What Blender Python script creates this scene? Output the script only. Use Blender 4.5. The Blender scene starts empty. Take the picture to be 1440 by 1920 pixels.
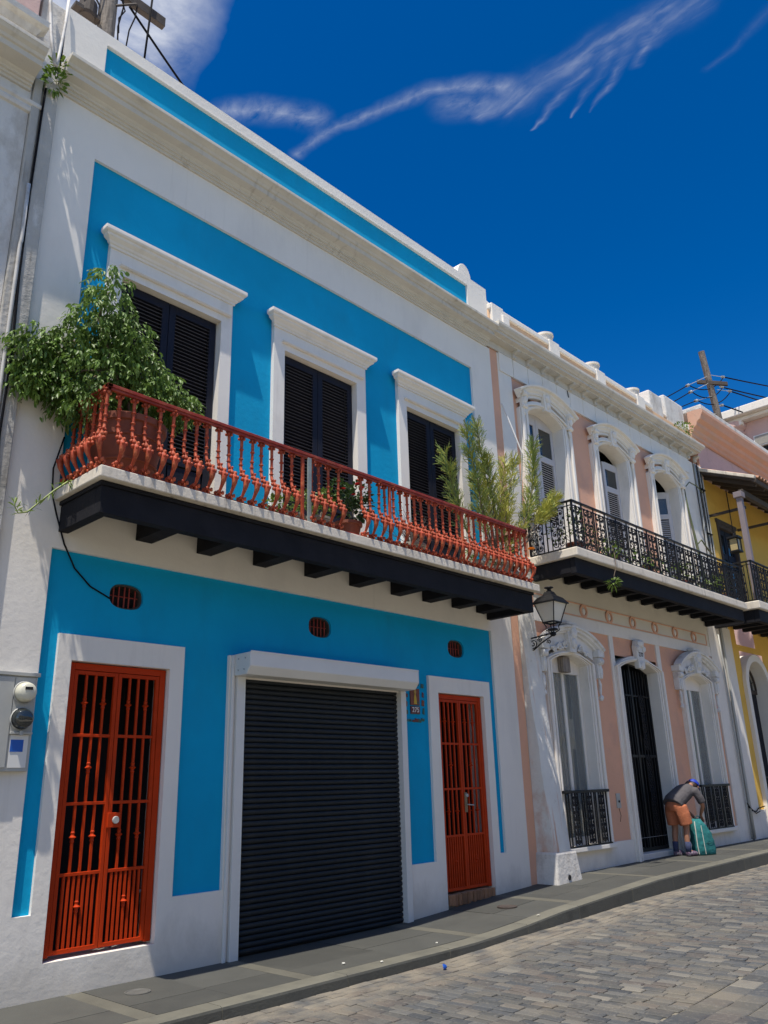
import bpy, math, random
import numpy as np
from mathutils import Vector, Matrix
random.seed(7); rng = np.random.default_rng(7)
S = bpy.context.scene
COL = S.collection

# ------------------------------------------------------------------ camera
cam_d = bpy.data.cameras.new('camera'); cam = bpy.data.objects.new('camera', cam_d); COL.objects.link(cam)
CR = Vector((0.6886, -0.7247, -0.0272)); CU = Vector((-0.2158, -0.2406, 0.9463)); CF = Vector((0.6923, 0.6457, 0.322))
CAM = Vector((0.0, -7.3, 1.6))
m = Matrix((CR, CU, -CF)).transposed().to_4x4(); m.translation = CAM
cam.matrix_world = m
cam_d.sensor_fit = 'VERTICAL'; cam_d.sensor_height = 24.0; cam_d.sensor_width = 18.0
cam_d.lens = 24.0 * 1507.25 / 1920.0
cam_d.clip_start = 0.05; cam_d.clip_end = 3000
S.camera = cam

# ------------------------------------------------------------------ light
SUN_TRAVEL = Vector((0.335, 0.150, -1.0)).normalized()
sd = bpy.data.lights.new('sun', 'SUN'); sun = bpy.data.objects.new('sun', sd); COL.objects.link(sun)
sd.energy = 5.0; sd.angle = math.radians(0.53); sd.color = (1.0, 0.94, 0.845)
sun.rotation_euler = SUN_TRAVEL.to_track_quat('-Z', 'Y').to_euler()
sun.location = (-10, -8, 30)
S.view_settings.view_transform = 'Standard'; S.view_settings.look = 'None'
S.view_settings.exposure = 0.20; S.view_settings.gamma = 1.0
S.view_settings.use_curve_mapping = False

world = bpy.data.worlds.new('World'); S.world = world; world.use_nodes = True
def build_sky():
    nt = world.node_tree; nt.nodes.clear(); N = nt.nodes; L = nt.links
    def lk(a, b): L.new(a, b)
    def val(x, sock):
        if isinstance(x, (int, float)): sock.default_value = x
        else: lk(x, sock)
    def M(op, a, b=0.0, c=0.0, clamp=False):
        n = N.new('ShaderNodeMath'); n.operation = op; n.use_clamp = clamp
        val(a, n.inputs[0]); val(b, n.inputs[1])
        if len(n.inputs) > 2: val(c, n.inputs[2])
        return n.outputs[0]
    sky = N.new('ShaderNodeTexSky'); sky.sky_type = 'NISHITA'; sky.sun_disc = False
    sky.sun_elevation = math.radians(69.8); sky.sun_rotation = math.radians(245.9)
    sky.air_density = 1.0; sky.dust_density = 0.6; sky.ozone_density = 3.0; sky.altitude = 50
    hs = N.new('ShaderNodeHueSaturation'); hs.inputs['Saturation'].default_value = SKY_SAT; hs.inputs['Value'].default_value = SKY_VAL
    hs.inputs['Hue'].default_value = SKY_HUE
    gm = N.new('ShaderNodeGamma'); gm.inputs['Gamma'].default_value = SKY_GAMMA
    lk(sky.outputs[0], gm.inputs['Color']); lk(gm.outputs[0], hs.inputs['Color'])
    tc = N.new('ShaderNodeTexCoord'); sp = N.new('ShaderNodeSeparateXYZ'); lk(tc.outputs['Generated'], sp.inputs[0])
    z = M('MAXIMUM', sp.outputs[2], 0.05)
    px = M('DIVIDE', sp.outputs[0], z); py = M('DIVIDE', sp.outputs[1], z)
    cb = N.new('ShaderNodeCombineXYZ'); lk(px, cb.inputs[0]); lk(py, cb.inputs[1])
    def noise(scale, detail, rough, vec, sx=1, sy=1, rot=0.0, dist=0.0):
        mp = N.new('ShaderNodeMapping'); mp.inputs['Scale'].default_value = (sx, sy, 1); mp.inputs['Rotation'].default_value = (0, 0, rot)
        lk(vec, mp.inputs['Vector'])
        n = N.new('ShaderNodeTexNoise'); n.inputs['Scale'].default_value = scale; n.inputs['Detail'].default_value = detail
        n.inputs['Roughness'].default_value = rough; n.inputs['Distortion'].default_value = dist
        lk(mp.outputs[0], n.inputs['Vector']); return n
    # warp
    wn = noise(7.0, 4, 0.55, cb.outputs[0])
    vs = N.new('ShaderNodeVectorMath'); vs.operation = 'SUBTRACT'; lk(wn.outputs['Color'], vs.inputs[0]); vs.inputs[1].default_value = (0.5, 0.5, 0.5)
    vm = N.new('ShaderNodeVectorMath'); vm.operation = 'SCALE'; lk(vs.outputs[0], vm.inputs[0]); vm.inputs['Scale'].default_value = 0.045
    va = N.new('ShaderNodeVectorMath'); va.operation = 'ADD'; lk(cb.outputs[0], va.inputs[0]); lk(vm.outputs[0], va.inputs[1])
    ws = N.new('ShaderNodeSeparateXYZ'); lk(va.outputs[0], ws.inputs[0])
    wx, wy = ws.outputs[0], ws.outputs[1]
    def seg(x, y, a, b, r0, r1):
        dx, dy = b[0]-a[0], b[1]-a[1]; l2 = dx*dx+dy*dy
        t = M('MULTIPLY_ADD', x, dx/l2, -(a[0]*dx+a[1]*dy)/l2)
        t = M('ADD', t, M('MULTIPLY', y, dy/l2), clamp=True)
        qx = M('SUBTRACT', M('SUBTRACT', x, a[0]), M('MULTIPLY', t, dx))
        qy = M('SUBTRACT', M('SUBTRACT', y, a[1]), M('MULTIPLY', t, dy))
        d = M('SQRT', M('ADD', M('MULTIPLY', qx, qx), M('MULTIPLY', qy, qy)))
        r = M('MULTIPLY_ADD', t, r1-r0, r0)
        v = M('SUBTRACT', 1.0, M('DIVIDE', d, r), clamp=True)
        return M('MULTIPLY', v, v)
    def mx(*a):
        o = a[0]
        for q in a[1:]: o = M('MAXIMUM', o, q)
        return o
    fine = noise(34.0, 7, 0.68, va.outputs[0], sx=1.0, sy=0.6, rot=-0.3, dist=0.3).outputs['Fac']
    fine2 = M('MULTIPLY_ADD', fine, 2.6, -0.75, clamp=True)
    stk = noise(9.0, 5, 0.6, va.outputs[0], sx=5.0, sy=1.1, rot=-0.25).outputs['Fac']
    stk2 = M('MULTIPLY_ADD', stk, 4.4, -1.9, clamp=True)
    stk3 = noise(8.0, 6, 0.65, va.outputs[0], sx=1.2, sy=3.0, rot=0.45).outputs['Fac']
    stk3 = M('MULTIPLY_ADD', stk3, 2.8, -0.8, clamp=True)
    # cirrus: a soft arc and a fan of separate hooked streaks
    def path(pts, r0, r1):
        n = len(pts)-1
        return mx(*[seg(wx, wy, pts[k], pts[k+1], r0+(r1-r0)*k/n, r0+(r1-r0)*(k+1)/n) for k in range(n)])
    arc = path([(.702,.826),(.709,.730),(.730,.656),(.757,.580),(.783,.539),(.832,.500)], .017, .034)
    blob = path([(.800,.575),(.830,.545)], .055, .05)
    arc = M('MULTIPLY', M('MAXIMUM', arc, M('MULTIPLY', blob, .8)), M('MULTIPLY_ADD', fine2, .95, .12))
    tail = M('MULTIPLY', path([(.555,.845),(.60,.80),(.667,.75)], .030, .045), fine2)
    fan = mx(path([(.930,.515),(.915,.46),(.893,.405)], .004, .024), path([(.955,.455),(.93,.41),(.898,.36)], .004, .026), path([(.970,.43),(.945,.385),(.905,.335)], .004, .026),
             path([(.943,.344),(.903,.296)], .012, .02), path([(.875,.523),(.866,.450),(.874,.360)], .018, .036), path([(.912,.316),(.905,.230)], .026, .034), path([(.858,.496),(.866,.381),(.882,.266)], .030, .034), path([(.849,.560),(.861,.482)], .026, .026))
    soft = path([(.86,.50),(.885,.36),(.90,.24)], .065, .055)
    fan = M('ADD', M('MULTIPLY', fan, M('MULTIPLY_ADD', stk2, .75, .18)), M('MULTIPLY', M('MULTIPLY', soft, fine2), .30))
    far = M('MULTIPLY', path([(1.019,.262),(.986,.166)], .012, .02), fine2)
    cir = M('ADD', M('ADD', M('MULTIPLY', arc, 0.27), M('MULTIPLY', tail, 0.36)), M('ADD', M('MULTIPLY', fan, 0.23), M('MULTIPLY', far, 0.05)), clamp=True)
    # big soft cloud at the left, its edge running away from the camera, and more cloud added out of view for neutral light
    big = noise(6.5, 8, 0.62, va.outputs[0], dist=0.5).outputs['Fac']
    # broken cloud bank, extended unseen to whiten the ambient light: everything to the left of a line that runs away from the camera
    edge = M('MULTIPLY_ADD', M('SUBTRACT', M('MULTIPLY_ADD', wy, 0.22, 0.31), wx), 11.0, 0.12, clamp=True)
    bank = noise(1.6, 6, 0.55, va.outputs[0], dist=0.2).outputs['Fac']
    near = M('MULTIPLY_ADD', M('SUBTRACT', wy, 0.45), 4.0, 0.0, clamp=True)          # the solid part seen at upper left
    cover = M('MAXIMUM', M('MULTIPLY_ADD', bank, 5.0, -1.95, clamp=True), near)
    edge = M('MULTIPLY', edge, cover)
    bigm = M('MULTIPLY', M('MULTIPLY_ADD', big, 3.6, -1.35, clamp=True), edge)
    bigm = M('MULTIPLY', M('ADD', bigm, M('MULTIPLY', edge, 0.26), clamp=True), 0.74)
    allc = M('MAXIMUM', bigm, cir)
    mix = N.new('ShaderNodeMix'); mix.data_type = 'RGBA'
    lk(allc, mix.inputs[0]); lk(hs.outputs[0], mix.inputs[6]); mix.inputs[7].default_value = CLOUD
    bg = N.new('ShaderNodeBackground'); bg.inputs['Strength'].default_value = SKY_STR
    lk(mix.outputs[2], bg.inputs['Color'])
    out = N.new('ShaderNodeOutputWorld'); lk(bg.outputs[0], out.inputs[0])
SKY_STR = 0.06; SKY_SAT = 1.22; SKY_VAL = 1.0; SKY_HUE = 0.5; SKY_GAMMA = 1.5; CLOUD = (12.0, 12.4, 13.2, 1)
build_sky()

# ------------------------------------------------------------------ helpers
ORG = {}
def org_of(p): return ORG.get(p.name, Vector((0, 0, 0))) if p is not None else Vector((0, 0, 0))

class MB:
    """collects polygons in house coordinates; build() links them as one mesh object"""
    def __init__(s): s.v = []; s.f = []; s.m = []; s.r = []
    def add(s, vs, fs, mi=0, r=0.0):
        b = len(s.v); s.v.extend([tuple(map(float, q)) for q in vs])
        for f in fs: s.f.append(tuple(b+i for i in f)); s.m.append(mi); s.r.append(r)
    def quad(s, a, b, c, d, mi=0): s.add([a, b, c, d], [(0, 1, 2, 3)], mi)
    def box(s, x0, x1, y0, y1, z0, z1, mi=0):
        s.add([(x0,y0,z0),(x1,y0,z0),(x1,y1,z0),(x0,y1,z0),(x0,y0,z1),(x1,y0,z1),(x1,y1,z1),(x0,y1,z1)],
              [(0,3,2,1),(4,5,6,7),(0,1,5,4),(1,2,6,5),(2,3,7,6),(3,0,4,7)], mi)
    def obox(s, c, ax, ay, az, mi=0):
        """oriented box: centre and three half-axis vectors"""
        c, ax, ay, az = map(Vector, (c, ax, ay, az))
        vs = [c+sx*ax+sy*ay+sz*az for sz in (-1, 1) for sx, sy in ((-1,-1),(1,-1),(1,1),(-1,1))]
        s.add(vs, [(0,3,2,1),(4,5,6,7),(0,1,5,4),(1,2,6,5),(2,3,7,6),(3,0,4,7)], mi)
    def prism(s, poly, y0, y1, mi=0):
        """polygon in (x,z), counter-clockwise seen from -y, extruded from y0 (front) to y1"""
        n = len(poly)
        vs = [(x, y0, z) for x, z in poly] + [(x, y1, z) for x, z in poly]
        fs = [tuple(range(n)), tuple(range(2*n-1, n-1, -1))]
        fs += [(i, i+n, (i+1) % n+n, (i+1) % n) for i in range(n)]
        s.add(vs, fs, mi)
    def strip(s, inner, outer, y0, y1, mi=0, closed=False):
        """band between two polylines in (x,z) given the same number of points, extruded y0..y1"""
        n = len(inner); vs = []
        for pl in (inner, outer):
            for y in (y0, y1): vs += [(x, y, z) for x, z in pl]
        I0, I1, O0, O1 = 0, n, 2*n, 3*n; fs = []
        for i in range(n if closed else n-1):
            j = (i+1) % n
            fs += [(I0+i, O0+i, O0+j, I0+j), (I1+j, O1+j, O1+i, I1+i), (I0+j, I1+j, I1+i, I0+i), (O0+i, O1+i, O1+j, O0+j)]
        if not closed:
            fs += [(I0, I1, O1, O0), (I0+n-1, O0+n-1, O1+n-1, I1+n-1)]
        s.add(vs, fs, mi)
    def tube(s, pts, r, n=6, mi=0, cap=True):
        pts = [Vector(p) for p in pts]; k = len(pts)
        rs = r if isinstance(r, (list, tuple)) else [r]*k
        t0 = (pts[1]-pts[0]).normalized(); up = Vector((0, 0, 1)) if abs(t0.z) < 0.9 else Vector((1, 0, 0))
        a = t0.cross(up).normalized(); vs = []
        for i, p in enumerate(pts):
            t = (pts[min(i+1, k-1)]-pts[max(i-1, 0)])
            t = t.normalized() if t.length > 1e-9 else t0
            a = (a-t*a.dot(t)); a = a.normalized() if a.length > 1e-6 else t.orthogonal().normalized()
            b = t.cross(a)
            for j in range(n):
                th = 2*math.pi*j/n; vs.append(p+(a*math.cos(th)+b*math.sin(th))*rs[i])
        fs = [(i*n+j, i*n+(j+1) % n, (i+1)*n+(j+1) % n, (i+1)*n+j) for i in range(k-1) for j in range(n)]
        if cap: fs += [tuple(range(n-1, -1, -1)), tuple((k-1)*n+j for j in range(n))]
        s.add(vs, fs, mi)
    def lathe(s, prof, c, n=16, axis='z', mi=0, cap=True):
        """profile of (radius, height) turned round an axis through c"""
        vs = []; k = len(prof)
        for r, h in prof:
            for j in range(n):
                th = 2*math.pi*j/n; q = (r*math.cos(th), r*math.sin(th), h)
                if axis == 'y': q = (q[0], q[2], q[1])
                if axis == 'x': q = (q[2], q[0], q[1])
                vs.append((c[0]+q[0], c[1]+q[1], c[2]+q[2]))
        fs = [(i*n+j, i*n+(j+1) % n, (i+1)*n+(j+1) % n, (i+1)*n+j) for i in range(k-1) for j in range(n)]
        if axis == 'y': fs = [f[::-1] for f in fs]
        if cap: fs += [tuple(range(n-1, -1, -1)), tuple((k-1)*n+j for j in range(n))]
        s.add(vs, fs, mi)
    def blob(s, c, rx, ry, rz, n=8, k=5, mi=0, jit=0.0):
        vs = [(c[0], c[1], c[2]-rz)]
        for i in range(1, k):
            ph = -math.pi/2+math.pi*i/k
            for j in range(n):
                th = 2*math.pi*j/n; q = 1+random.uniform(-jit, jit)
                vs.append((c[0]+rx*q*math.cos(ph)*math.cos(th), c[1]+ry*q*math.cos(ph)*math.sin(th), c[2]+rz*q*math.sin(ph)))
        vs.append((c[0], c[1], c[2]+rz)); e = len(vs)-1
        fs = [(0, 1+(j+1) % n, 1+j) for j in range(n)]
        fs += [(1+i*n+j, 1+i*n+(j+1) % n, 1+(i+1)*n+(j+1) % n, 1+(i+1)*n+j) for i in range(k-2) for j in range(n)]
        b = 1+(k-2)*n; fs += [(b+j, b+(j+1) % n, e) for j in range(n)]
        s.add(vs, fs, mi)
    def molding(s, prof, x0, x1, ret=(True, True), mi=0):
        """profile of (y,z) from wall bottom to wall top swept along x; each end either mitred back to the wall or cut square"""
        if isinstance(ret, bool): ret = (ret, ret)
        k = len(prof); vs = []; rows = 0
        if ret[0]: vs += [(x0+y, 0.0, z) for y, z in prof]; rows += 1
        vs += [(x0+(y if ret[0] else 0), y, z) for y, z in prof]; vs += [(x1-(y if ret[1] else 0), y, z) for y, z in prof]; rows += 2
        if ret[1]: vs += [(x1-y, 0.0, z) for y, z in prof]; rows += 1
        fs = [(a*k+i, (a+1)*k+i, (a+1)*k+i+1, a*k+i+1) for a in range(rows-1) for i in range(k-1)]
        if not ret[0]: fs.append(tuple(range(k)))
        if not ret[1]: fs.append(tuple(range(rows*k-1, (rows-1)*k-1, -1)))
        s.add(vs, fs, mi)
    def arcmold(s, prof, cx, cz, a0, a1, n=20, mi=0):
        """profile of (y, radius) swept along a circular arc in the wall plane (angles from +x, radians)"""
        k = len(prof); vs = []
        for i in range(n+1):
            a = a0+(a1-a0)*i/n
            for y, r in prof: vs.append((cx+r*math.cos(a), y, cz+r*math.sin(a)))
        fs = [(i*k+j, i*k+(j+1) % k, (i+1)*k+(j+1) % k, (i+1)*k+j) for i in range(n) for j in range(k)]
        fs += [tuple(range(k-1, -1, -1)), tuple(n*k+j for j in range(k))]
        s.add(vs, fs, mi)
    def build(s, name, mats, parent=None, loc=None, at=None, bevel=0.0, smooth=False, auto=None, kind=None, label=None, rnd=False):
        me = bpy.data.meshes.new(name)
        base = Vector(loc) if loc is not None else org_of(parent)
        v = np.array(s.v, dtype=np.float64).reshape(-1, 3)
        if at is not None: base = Vector(at); loc = at      # vertices already local
        else: v = v-np.array(base)
        me.from_pydata(v.tolist(), [], s.f)
        if not isinstance(mats, (list, tuple)): mats = [mats]
        for q in mats: me.materials.append(q)
        if len(mats) > 1: me.polygons.foreach_set('material_index', s.m)
        if rnd:
            at = me.attributes.new('rnd', 'FLOAT', 'FACE'); at.data.foreach_set('value', s.r)
        if smooth: me.polygons.foreach_set('use_smooth', [True]*len(me.polygons))
        me.update()
        o = bpy.data.objects.new(name, me); COL.objects.link(o)
        if parent is not None: o.parent = parent
        o.location = (base-org_of(parent)) if loc is not None else (0, 0, 0)
        ORG[o.name] = base.copy()
        if auto is not None:
            me.polygons.foreach_set('use_smooth', [True]*len(me.polygons))
            me.set_sharp_from_angle(angle=math.radians(auto))
        if bevel:
            b = o.modifiers.new('bevel', 'BEVEL'); b.width = bevel; b.segments = 2; b.limit_method = 'ANGLE'; b.angle_limit = math.radians(35)
            b.use_clamp_overlap = True
        if kind: o['kind'] = kind
        if label: o['label'] = label
        return o

def thing(name, label, cat, org, group=None, frame=None, rotz=0.0):
    """Empty at the base of a thing. org: position in its frame; frame: function to world"""
    o = bpy.data.objects.new(name, None); COL.objects.link(o); o.empty_display_size = 0.3
    o.location = frame(*org) if frame else Vector(org)
    o.rotation_euler = (0, 0, PKROT if frame else rotz)
    ORG[o.name] = Vector(org); o['label'] = label; o['category'] = cat
    if group: o['group'] = group
    return o
def tag(o, label, cat, group=None):
    o['label'] = label; o['category'] = cat
    if group: o['group'] = group
    return o
def inst(src, loc, rot=None, parent=None, scale=None):
    """copy of a mesh object at a position in house coordinates"""
    c = src.copy(); COL.objects.link(c)
    p = parent if parent is not None else src.parent
    c.parent = p; c.location = Vector(loc)-org_of(p)
    if rot is not None: c.rotation_euler = rot
    if scale is not None: c.scale = scale
    ORG[c.name] = Vector(loc)
    return c
PKROT = math.radians(-1.3)
PEX = Vector((math.cos(PKROT), math.sin(PKROT), 0)); PEY = Vector((-math.sin(PKROT), math.cos(PKROT), 0)); PO = Vector((10.97, 0, 0))
def PK(x, y, z): return PO+PEX*x+PEY*y+Vector((0, 0, z))
def lerp(tab, x): return float(np.interp(x, [a for a, b in tab], [b for a, b in tab]))
ZS = [(-40,0),(7.5,0),(8.3,.03),(9.3,.10),(10.75,.165),(12,.215),(16,.26),(25,.30),(60,.5)]
ZT = [(-40,-.09),(6.9,-.09),(8.2,-.055),(9.6,-.03),(11.6,.02),(16.5,.07),(25,.11),(60,.3)]
zs = lambda x: lerp(ZS, x)
zt = lambda x: lerp(ZT, x)

# ------------------------------------------------------------------ materials
def mat(name, col, rough=0.85, var=0.0, vscale=3.0, bump=0.0, bscale=40.0, metal=0.0, col2=None, c2scale=1.2, c2amt=0.0, c2str=(1,1,1), c2lo=0.5, c2hi=0.7,
        col3=None, c3scale=6.0, c3lo=0.6, c3hi=0.75, c3str=(1,1,1), objrnd=0.0, spec=0.5, coord='Object', trans=0.0, bdetail=4, splash=None, runs=None):
    M = bpy.data.materials.new(name); M.use_nodes = True; nt = M.node_tree; N = nt.nodes; L = nt.links
    B = N['Principled BSDF']; B.inputs['Roughness'].default_value = rough; B.inputs['Metallic'].default_value = metal
    B.inputs['Specular IOR Level'].default_value = spec
    tc = N.new('ShaderNodeTexCoord'); co = tc.outputs[coord] if coord != 'World' else N.new('ShaderNodeNewGeometry').outputs['Position']
    def noise(sc, st=(1,1,1), det=5, ro=0.6):
        mp = N.new('ShaderNodeMapping'); mp.inputs['Scale'].default_value = st; L.new(co, mp.inputs[0])
        n = N.new('ShaderNodeTexNoise'); n.inputs['Scale'].default_value = sc; n.inputs['Detail'].default_value = det; n.inputs['Roughness'].default_value = ro
        L.new(mp.outputs[0], n.inputs['Vector']); return n.outputs['Fac']
    def mixc(fac, a, b):
        mx = N.new('ShaderNodeMix'); mx.data_type = 'RGBA'
        L.new(fac, mx.inputs[0])
        for q, k in ((a, 6), (b, 7)):
            if isinstance(q, tuple): mx.inputs[k].default_value = (*q[:3], 1)
            else: L.new(q, mx.inputs[k])
        return mx.outputs[2]
    def ramp(fac, lo, hi, amt=1.0):
        r = N.new('ShaderNodeMapRange'); r.inputs['From Min'].default_value = lo; r.inputs['From Max'].default_value = hi
        r.inputs['To Max'].default_value = amt; L.new(fac, r.inputs['Value']); return r.outputs[0]
    c = tuple(col)
    cur = c
    if var: cur = mixc(ramp(noise(vscale), .3, .7), tuple(x*(1-var) for x in c), tuple(min(1, x*(1+var)) for x in c))
    if objrnd:
        oi = N.new('ShaderNodeObjectInfo')
        cc = cur; mm = N.new('ShaderNodeMix'); mm.data_type = 'RGBA'; mm.blend_type = 'MULTIPLY'; mm.inputs[0].default_value = 1.0
        if isinstance(cc, tuple): mm.inputs[6].default_value = (*cc[:3], 1)
        else: L.new(cc, mm.inputs[6])
        r = N.new('ShaderNodeMapRange'); r.inputs['To Min'].default_value = 1-objrnd; r.inputs['To Max'].default_value = 1+objrnd; L.new(oi.outputs['Random'], r.inputs['Value'])
        L.new(r.outputs[0], mm.inputs[7]); cur = mm.outputs[2]
    if col2 is not None: cur = mixc(ramp(noise(c2scale, c2str, 8, .65), c2lo, c2hi, c2amt or 1.0), cur, tuple(col2))
    if col3 is not None: cur = mixc(ramp(noise(c3scale, c3str, 8, .7), c3lo, c3hi), cur, tuple(col3))
    if runs is not None:        # rain runs: narrow in x, long in z, gathered in patches
        a = ramp(noise(9, (1.6,1,.10), 6, .6), .54, .72); b2 = ramp(noise(.9, (1,1,1), 3), .46, .62, runs[3])
        mm = N.new('ShaderNodeMath'); mm.operation = 'MULTIPLY'; L.new(a, mm.inputs[0]); L.new(b2, mm.inputs[1]); cur = mixc(mm.outputs[0], cur, tuple(runs[:3]))
    if splash is not None:      # street dirt thrown up the foot of the wall, with an uneven upper edge
        sx = N.new('ShaderNodeSeparateXYZ'); L.new(co, sx.inputs[0]); n0 = noise(2.6, (1,1,.5), 7, .7)
        ad = N.new('ShaderNodeMath'); ad.operation = 'MULTIPLY_ADD'; L.new(n0, ad.inputs[0]); ad.inputs[1].default_value = -1.0; L.new(sx.outputs[2], ad.inputs[2])
        rr = N.new('ShaderNodeMapRange'); rr.inputs['From Min'].default_value = -.05; rr.inputs['From Max'].default_value = -.42; rr.inputs['To Max'].default_value = splash[3]; L.new(ad.outputs[0], rr.inputs['Value'])
        cur = mixc(rr.outputs[0], cur, tuple(splash[:3]))
    if isinstance(cur, tuple): B.inputs['Base Color'].default_value = (*cur[:3], 1)
    else: L.new(cur, B.inputs['Base Color'])
    if bump:
        bn = N.new('ShaderNodeBump'); bn.inputs['Strength'].default_value = 1.0; bn.inputs['Distance'].default_value = bump
        L.new(noise(bscale, det=bdetail), bn.inputs['Height']); L.new(bn.outputs[0], B.inputs['Normal'])
    if trans:
        tb = N.new('ShaderNodeBsdfTranslucent'); ms = N.new('ShaderNodeMixShader'); ms.inputs[0].default_value = trans
        if isinstance(cur, tuple): tb.inputs['Color'].default_value = (*cur[:3], 1)
        else: L.new(cur, tb.inputs['Color'])
        L.new(B.outputs[0], ms.inputs[1]); L.new(tb.outputs[0], ms.inputs[2]); L.new(ms.outputs[0], N['Material Output'].inputs['Surface'])
    return M
WHITE = mat('white_stucco', (.80,.75,.67), .9, .03, 1.3, .0035, 14, splash=(.42,.38,.31,.45), runs=(.55,.50,.43,.30), col2=(.62,.585,.53), c2scale=1.1, c2amt=.5, c2lo=.52, c2hi=.75, c2str=(1,1,.35))
TRIM = mat('white_trim', (.81,.76,.68), .8, .03, 3, .002, 60, spec=.3, runs=(.52,.47,.39,.30), col2=(.55,.51,.44), c2scale=2.2, c2amt=.55, c2lo=.55, c2hi=.75, c2str=(1,1,.5))
CORN = mat('white_cornice', (.60,.56,.485), .85, .06, 2, .003, 40, spec=.2, runs=(.34,.30,.24,.7), col2=(.36,.32,.26), c2scale=2.0, c2amt=.7, c2lo=.55, c2hi=.78, c2str=(.5,1,1), col3=(.25,.22,.18), c3scale=9, c3lo=.68, c3hi=.82)
SLAB = mat('balcony_concrete', (.68,.61,.50), .9, .08, 3, .004, 30, runs=(.22,.18,.13,.9), col2=(.32,.28,.22), c2scale=3, c2amt=.7, c2lo=.55, c2hi=.75, c2str=(1,1,.4))
OLD = mat('old_white_plaster', (.66,.63,.58), .92, .06, 2, .010, 14, col2=(.36,.31,.25), c2scale=2.3, c2amt=.85, c2lo=.52, c2hi=.72, c2str=(1,1,.5), col3=(.14,.13,.11), c3scale=7, c3lo=.66, c3hi=.8, c3str=(1,1,.4))
BLUE = mat('blue_stucco', (.004,.325,.57), .9, .08, .9, .003, 16, spec=.15, col2=(.010,.27,.46), c2scale=1.3, c2amt=.75, c2lo=.5, c2hi=.75, c2str=(1,1,.4))
PINK = mat('pink_stucco', (.74,.405,.262), .9, .05, 1.2, .005, 24, col2=(.52,.31,.25), c2scale=1.3, c2amt=.5)
PINK2 = mat('faded_pink_stucco', (.62,.42,.37), .9, .06, 1.2, .006, 20, col2=(.42,.27,.21), c2scale=3, c2amt=.6, c2lo=.55, c2hi=.75)
PINK3 = mat('salmon_moulding', (.62,.36,.25), .9, .06, 2, .006, 20, col2=(.50,.38,.28), c2scale=3, c2amt=.7, c2lo=.5, c2hi=.7, c2str=(.4,1,1), col3=(.10,.08,.06), c3scale=5, c3lo=.68, c3hi=.78)
PEACH = mat('peach_stucco', (.72,.47,.28), .9, .08, 2, .004, 24)
YELL = mat('yellow_stucco', (.78,.48,.09), .9, .05, 1, .005, 24, col2=(.62,.36,.07), c2scale=1.4, c2amt=.5)
CREAM = mat('cream_wall', (.72,.66,.54), .9, .04, 1.2, .004, 24)
NAVY = mat('navy_paint', (.014,.015,.024), .6, .1, 5, .001, 60, spec=.2)
NSLAT = mat('navy_slat_highlight', (.045,.045,.058), .45, .1, 5, spec=.35)  # door navy lightened, so highlight lines are put into the slat colour
BEAM = mat('black_painted_wood', (.015,.015,.018), .75, .2, 4, .004, 30, spec=.15, col2=(.03,.03,.033), c2scale=3, c2amt=.6, c2lo=.55, c2hi=.8, c2str=(.4,1,1))
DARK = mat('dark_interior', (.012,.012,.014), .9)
ORANGE = mat('orange_red_paint', (.46,.038,.005), .5, .14, 6, .001, 80, spec=.14, col2=(.34,.026,.005), c2scale=3, c2amt=.6)
RAIL = mat('red_oxide_paint', (.36,.062,.028), .55, .22, 9, .002, 50, spec=.22, objrnd=.16, col2=(.62,.20,.085), c2scale=12, c2amt=.75, c2lo=.5, c2hi=.7)
RAILT = mat('red_handrail_paint', (.27,.036,.02), .5, .25, 9, .001, 50, spec=.3, col2=(.42,.12,.06), c2scale=10, c2amt=.6)
ROLL = mat('charcoal_slat', (.020,.024,.028), .55, .05, 5, spec=.22, objrnd=.12, col2=(.040,.042,.042), c2scale=2.2, c2amt=.45)
WMETAL = mat('white_metal', (.70,.685,.64), .4, .03, 3)
IRON = mat('black_iron', (.009,.0095,.011), .5, .1, 8, spec=.25)
TERRA = mat('terracotta', (.20,.05,.022), .7, .15, 6, .002, 30)
GREYPOT = mat('grey_pot', (.30,.28,.24), .8, .12, 6, .002, 30)
WOOD = mat('weathered_wood', (.26,.22,.18), .9, .2, 3, .01, 20, col2=(.09,.075,.06), c2scale=6, c2amt=.9, c2lo=.45, c2hi=.65, c2str=(6,6,.3))
DWOOD = mat('dark_wood', (.06,.045,.035), .8, .2, 4, .004, 20)
CABLE = mat('cable_rubber', (.010,.010,.012), .9, spec=.08)
GLASSD = mat('dark_glass', (.02,.025,.025), .04, spec=.9)
PLUM = mat('grey_lilac_post', (.22,.18,.185), .7, .05, 4)
LOUV = mat('grey_white_louvre', (.58,.55,.54), .6, .05, 5)
BRICKR = mat('old_red_brick', (.30,.15,.075), .9, .2, 9, .004, 40, objrnd=.3, col2=(.42,.34,.25), c2scale=9, c2amt=.7)
GALV = mat('galvanised_strip', (.24,.27,.25), .5, .12, 8)
BRASS = mat('dull_brass', (.22,.15,.08), .45, .1, 5)
STEEL = mat('meter_grey', (.40,.40,.37), .45, .05, 5)
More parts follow.
